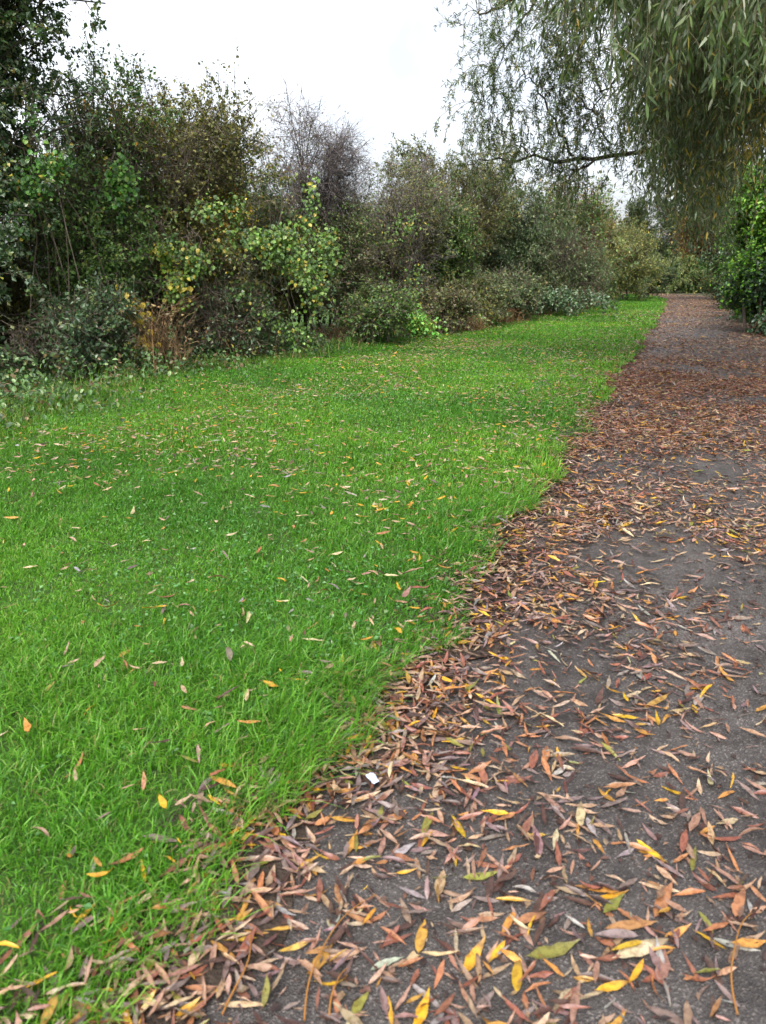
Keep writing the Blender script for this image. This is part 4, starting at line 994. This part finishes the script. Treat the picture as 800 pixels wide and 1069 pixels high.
    def curtain(n, pxr, D, low, ln, dr=1.0):       # strands whose LOW END is placed; they hang in bunches
        cen = [(rg.uniform(*pxr), rg.uniform(*D), low(rg)) for _ in range(max(3, n // 7))]
        for _ in range(n):
            cx, cd_, cy = cen[rg.integers(0, len(cen))]
            d = np.clip(cd_ + rg.normal(0, .35), *D); a = W(np.clip(cx + rg.normal(0, 13) , *pxr), cy + rg.normal(0, 22), d); l = rg.uniform(*ln)
            tops.append(a + [0, 0, l * (.55 + .45 * dr)]); lens.append(l); dens.append(dr)
    curtain(330, (684, 745), (8, 15), lambda r: r.uniform(60, 250), (.9, 2.0))
    curtain(330, (745, 840), (8, 15), lambda r: r.uniform(40, 180), (.9, 2.0))
    curtain(560, (672, 800), (7, 13), lambda r: r.uniform(-60, 190), (.9, 2.0))
    curtain(380, (760, 960), (6, 11), lambda r: r.uniform(-60, 165), (.9, 1.8))
    curtain(110, (690, 750), (14, 18), lambda r: r.uniform(150, 285), (.9, 1.8))
    curtain(170, (664, 706), (7.5, 12), lambda r: r.uniform(-40, 235), (.9, 1.7))
    curtain(110, (655, 800), (4.6, 6.6), lambda r: r.uniform(-30, 130), (.7, 1.4))
    curtain(60, (590, 690), (5.2, 7.5), lambda r: r.uniform(-40, 75), (.7, 1.3))
    curtain(300, (570, 690), (10.5, 14), lambda r: r.uniform(-40, 205), (.35, .9), .3)
    curtain(290, (485, 610), (11, 14), lambda r: r.uniform(-40, 150) , (.3, .8), .25)
    # short ones along the limb in sight
    for i in range(8):
        P = pts[i][9:] if i == 0 else pts[i][2:]
        for _ in range(70 if i == 0 else 26):
            q = P[rg.integers(0, len(P))]
            tops.append(q + rg.normal(0, .3, 3) + [0, 0, rg.uniform(-.1, .4)]); lens.append(rg.uniform(.25, .6)); dens.append(.45)
    for _ in range(130):      # the rest of the crown, out of the picture
        q = LPo[rg.integers(0, len(LPo))]; tops.append(q + rg.normal(0, .35, 3) + [.4, 0, .2]); lens.append(rg.uniform(.8, 1.8)); dens.append(1)
    T = np.array(tops); Ln = np.array(lens); n = len(T)
    j = np.argmin(np.linalg.norm((T[:, None] - LP[None]) * np.array([1, 1, .8]), axis=2), axis=1); A = LP[j]
    dd_ = np.linalg.norm(T - A, axis=1); okk = dd_ < np.where(np.array(dens) < .9, .75, 2.6)
    T, A, Ln, dens = T[okk], A[okk], Ln[okk], np.array(dens)[okk]; n = len(T)
    ln = np.linalg.norm(T - A, axis=1, keepdims=True)
    arch = bez(A, (A + T) / 2 + np.array([0, 0, .35]) * ln + rg.normal(0, .05, (n, 3)), T, 7)
    # hanging part
    dn = np.array(dens)
    K = 14; H = np.zeros((n, K, 3)); H[:, 0] = T; d = norm((T - A) * np.array([1, 1, .2]) + np.array([0, 0, -.3])); d = norm(d * .8 + rg.normal(size=(n, 3)) * (.25 + .5 * (1 - dn[:, None])))
    for k in range(1, K):
        d = norm(d * .8 + np.array([0, 0, -.26]) * dn[:, None] + rg.normal(size=(n, 3)) * .07)
        H[:, k] = H[:, k - 1] + d * (Ln / (K - 1))[:, None]
    PP = np.concatenate([arch, H[:, 1:]], 1)
    V, F = tubes(PP - O, np.linspace(1, .25, PP.shape[1])[None] * (.0052 * rg.uniform(.7, 1.2, n))[:, None], 3)
    g2 = Geo(); g2.add(V, [F])
    # side twigs
    m = n * 4; pi = np.repeat(np.arange(n), 4)
    P0, T0 = at(H[pi], rg.uniform(.0, .8, m))
    dq = dn[pi]; sd = shoots(P0, T0 * .7 + rg.normal(size=(m, 3)) * (1.15 - .6 * dq)[:, None], Ln[pi] * rg.uniform(.15, .4, m) * (1.7 - .7 * dq), 6, rg, .1, .02 + .14 * dq)
    V, F = tubes(sd - O, np.linspace(.0026, .0012, 6)[None] * np.ones((m, 1)), 3); g2.add(V, [F])
    link('twigs', g2.mesh('twigs', M_TWIG_OLIVE), root)
    # leaves
    k1 = 26
    a, ta = at(np.repeat(H, k1, 0), rg.random(n * k1)); b, tb = at(np.repeat(sd, 10, 0), rg.uniform(.05, 1, m * 10)); c, tc_ = at(np.repeat(arch, 6, 0), rg.uniform(.4, 1, n * 6))
    pos = np.concatenate([a, b, c]); tn = np.concatenate([ta, tb, tc_])
    q = len(pos)
    da = np.concatenate([np.repeat(dn, k1), np.repeat(np.repeat(dn, 4), 10), np.repeat(dn, 6)])[:, None]
    dr = tn * .75 + rg.normal(size=(q, 3)) * (.75 - .33 * da) + np.array([0, 0, -.35]) * da
    nr = rg.normal(size=(q, 3)) * .8 + np.array([-.2, -.3, .6])
    L = np.concatenate([np.repeat(.055 + .03 * dn, k1), np.repeat(np.repeat(.055 + .03 * dn, 4), 10), np.repeat(.055 + .03 * dn, 6)]) * rg.uniform(.6, 1.25, q)
    pal = [(lin(86, 108, 52, .74), 4), (lin(66, 88, 42, .72), 4), (lin(106, 126, 70, .74), 2), (lin(150, 160, 132, .8), .8), (lin(168, 150, 66, .72), .3)]  # pale grey green entry paints highlights into the leaf colours
    tint = pick(pal, q, rg)
    h = snoise(pos, 1.7, 99) + rg.normal(0, .3, q) > 1.0
    tint = np.where(h[:, None], pick([(lin(150, 138, 60, F_), 3), (lin(178, 152, 62, F_), 1), (lin(120, 120, 58, F_), 3)], q, rg), tint)
    g3 = Geo(); scatter(g3, WLEAF, pos - O, dr, nr, L, L * .19, tint)
    link('crown', g3.mesh('crown', M_WILLOW), root)
willow()

# ------------------------------------------------------------------ light, sky, camera
w = bpy.data.worlds.new('World'); S.world = w; w.use_nodes = True
nt = w.node_tree; nt.nodes.clear()
SUN_EL, SUN_AZ = math.radians(56), math.radians(198)
sky = N(nt, 'ShaderNodeTexSky', sky_type='NISHITA', sun_disc=False, sun_elevation=SUN_EL, sun_rotation=SUN_AZ)
sky.air_density = 1.0; sky.dust_density = 4.0; sky.ozone_density = 1.0
hs = N(nt, 'ShaderNodeHueSaturation', Saturation=.22)
bg = N(nt, 'ShaderNodeBackground', Strength=.15); wo = N(nt, 'ShaderNodeOutputWorld')
nt.links.new(sky.outputs[0], hs.inputs['Color']); tcw = N(nt, 'ShaderNodeTexCoord'); cn = N(nt, 'ShaderNodeTexNoise', Scale=2.2, Detail=5.0, Roughness=.55)
nt.links.new(tcw.outputs['Generated'], cn.inputs['Vector'])
cr = ramp(nt, [(.35, (.60, .63, .68)), (.65, (1.12, 1.11, 1.1))]); nt.links.new(cn.outputs['Fac'], cr.inputs['Fac'])
cm = N(nt, 'ShaderNodeMix', data_type='RGBA', blend_type='MULTIPLY'); cm.inputs[0].default_value = 1
nt.links.new(hs.outputs[0], cm.inputs[6]); nt.links.new(cr.outputs['Color'], cm.inputs[7]); nt.links.new(cm.outputs[2], bg.inputs['Color']); nt.links.new(bg.outputs[0], wo.inputs['Surface'])
ld = bpy.data.lights.new('sun', 'SUN'); ld.energy = .9; ld.angle = math.radians(45); ld.color = (1, .97, .92)
lo = bpy.data.objects.new('sun', ld); COL.objects.link(lo)
# light comes from behind the camera
from mathutils import Vector
sd = Vector((math.sin(SUN_AZ) * math.cos(SUN_EL), math.cos(SUN_AZ) * math.cos(SUN_EL), math.sin(SUN_EL)))
lo.rotation_euler = sd.to_track_quat('Z', 'Y').to_euler()
lo.location = (-5, -5, 12)

cd = bpy.data.cameras.new('camera'); co = bpy.data.objects.new('camera', cd); COL.objects.link(co)
cd.sensor_fit = 'VERTICAL'; cd.sensor_height = 24; cd.sensor_width = 24
cd.lens = 24 * FPX / 1069.0
cd.clip_start = .05; cd.clip_end = 1500
co.location = (0, 0, CAM_H); co.rotation_euler = (PI / 2 - PITCH, 0, 0)
S.camera = co
cd.dof.use_dof = True; cd.dof.focus_distance = 7.0; cd.dof.aperture_fstop = 3.4
S.render.engine = 'CYCLES'
S.cycles.max_bounces = 6; S.cycles.diffuse_bounces = 3; S.cycles.transmission_bounces = 4; S.cycles.glossy_bounces = 2
S.cycles.use_denoising = True
S.cycles.sample_clamp_indirect = 4
S.view_settings.view_transform = 'Standard'; S.view_settings.look = 'None'; S.view_settings.gamma = 1; S.view_settings.exposure = 1.6
S.view_settings.use_curve_mapping = False
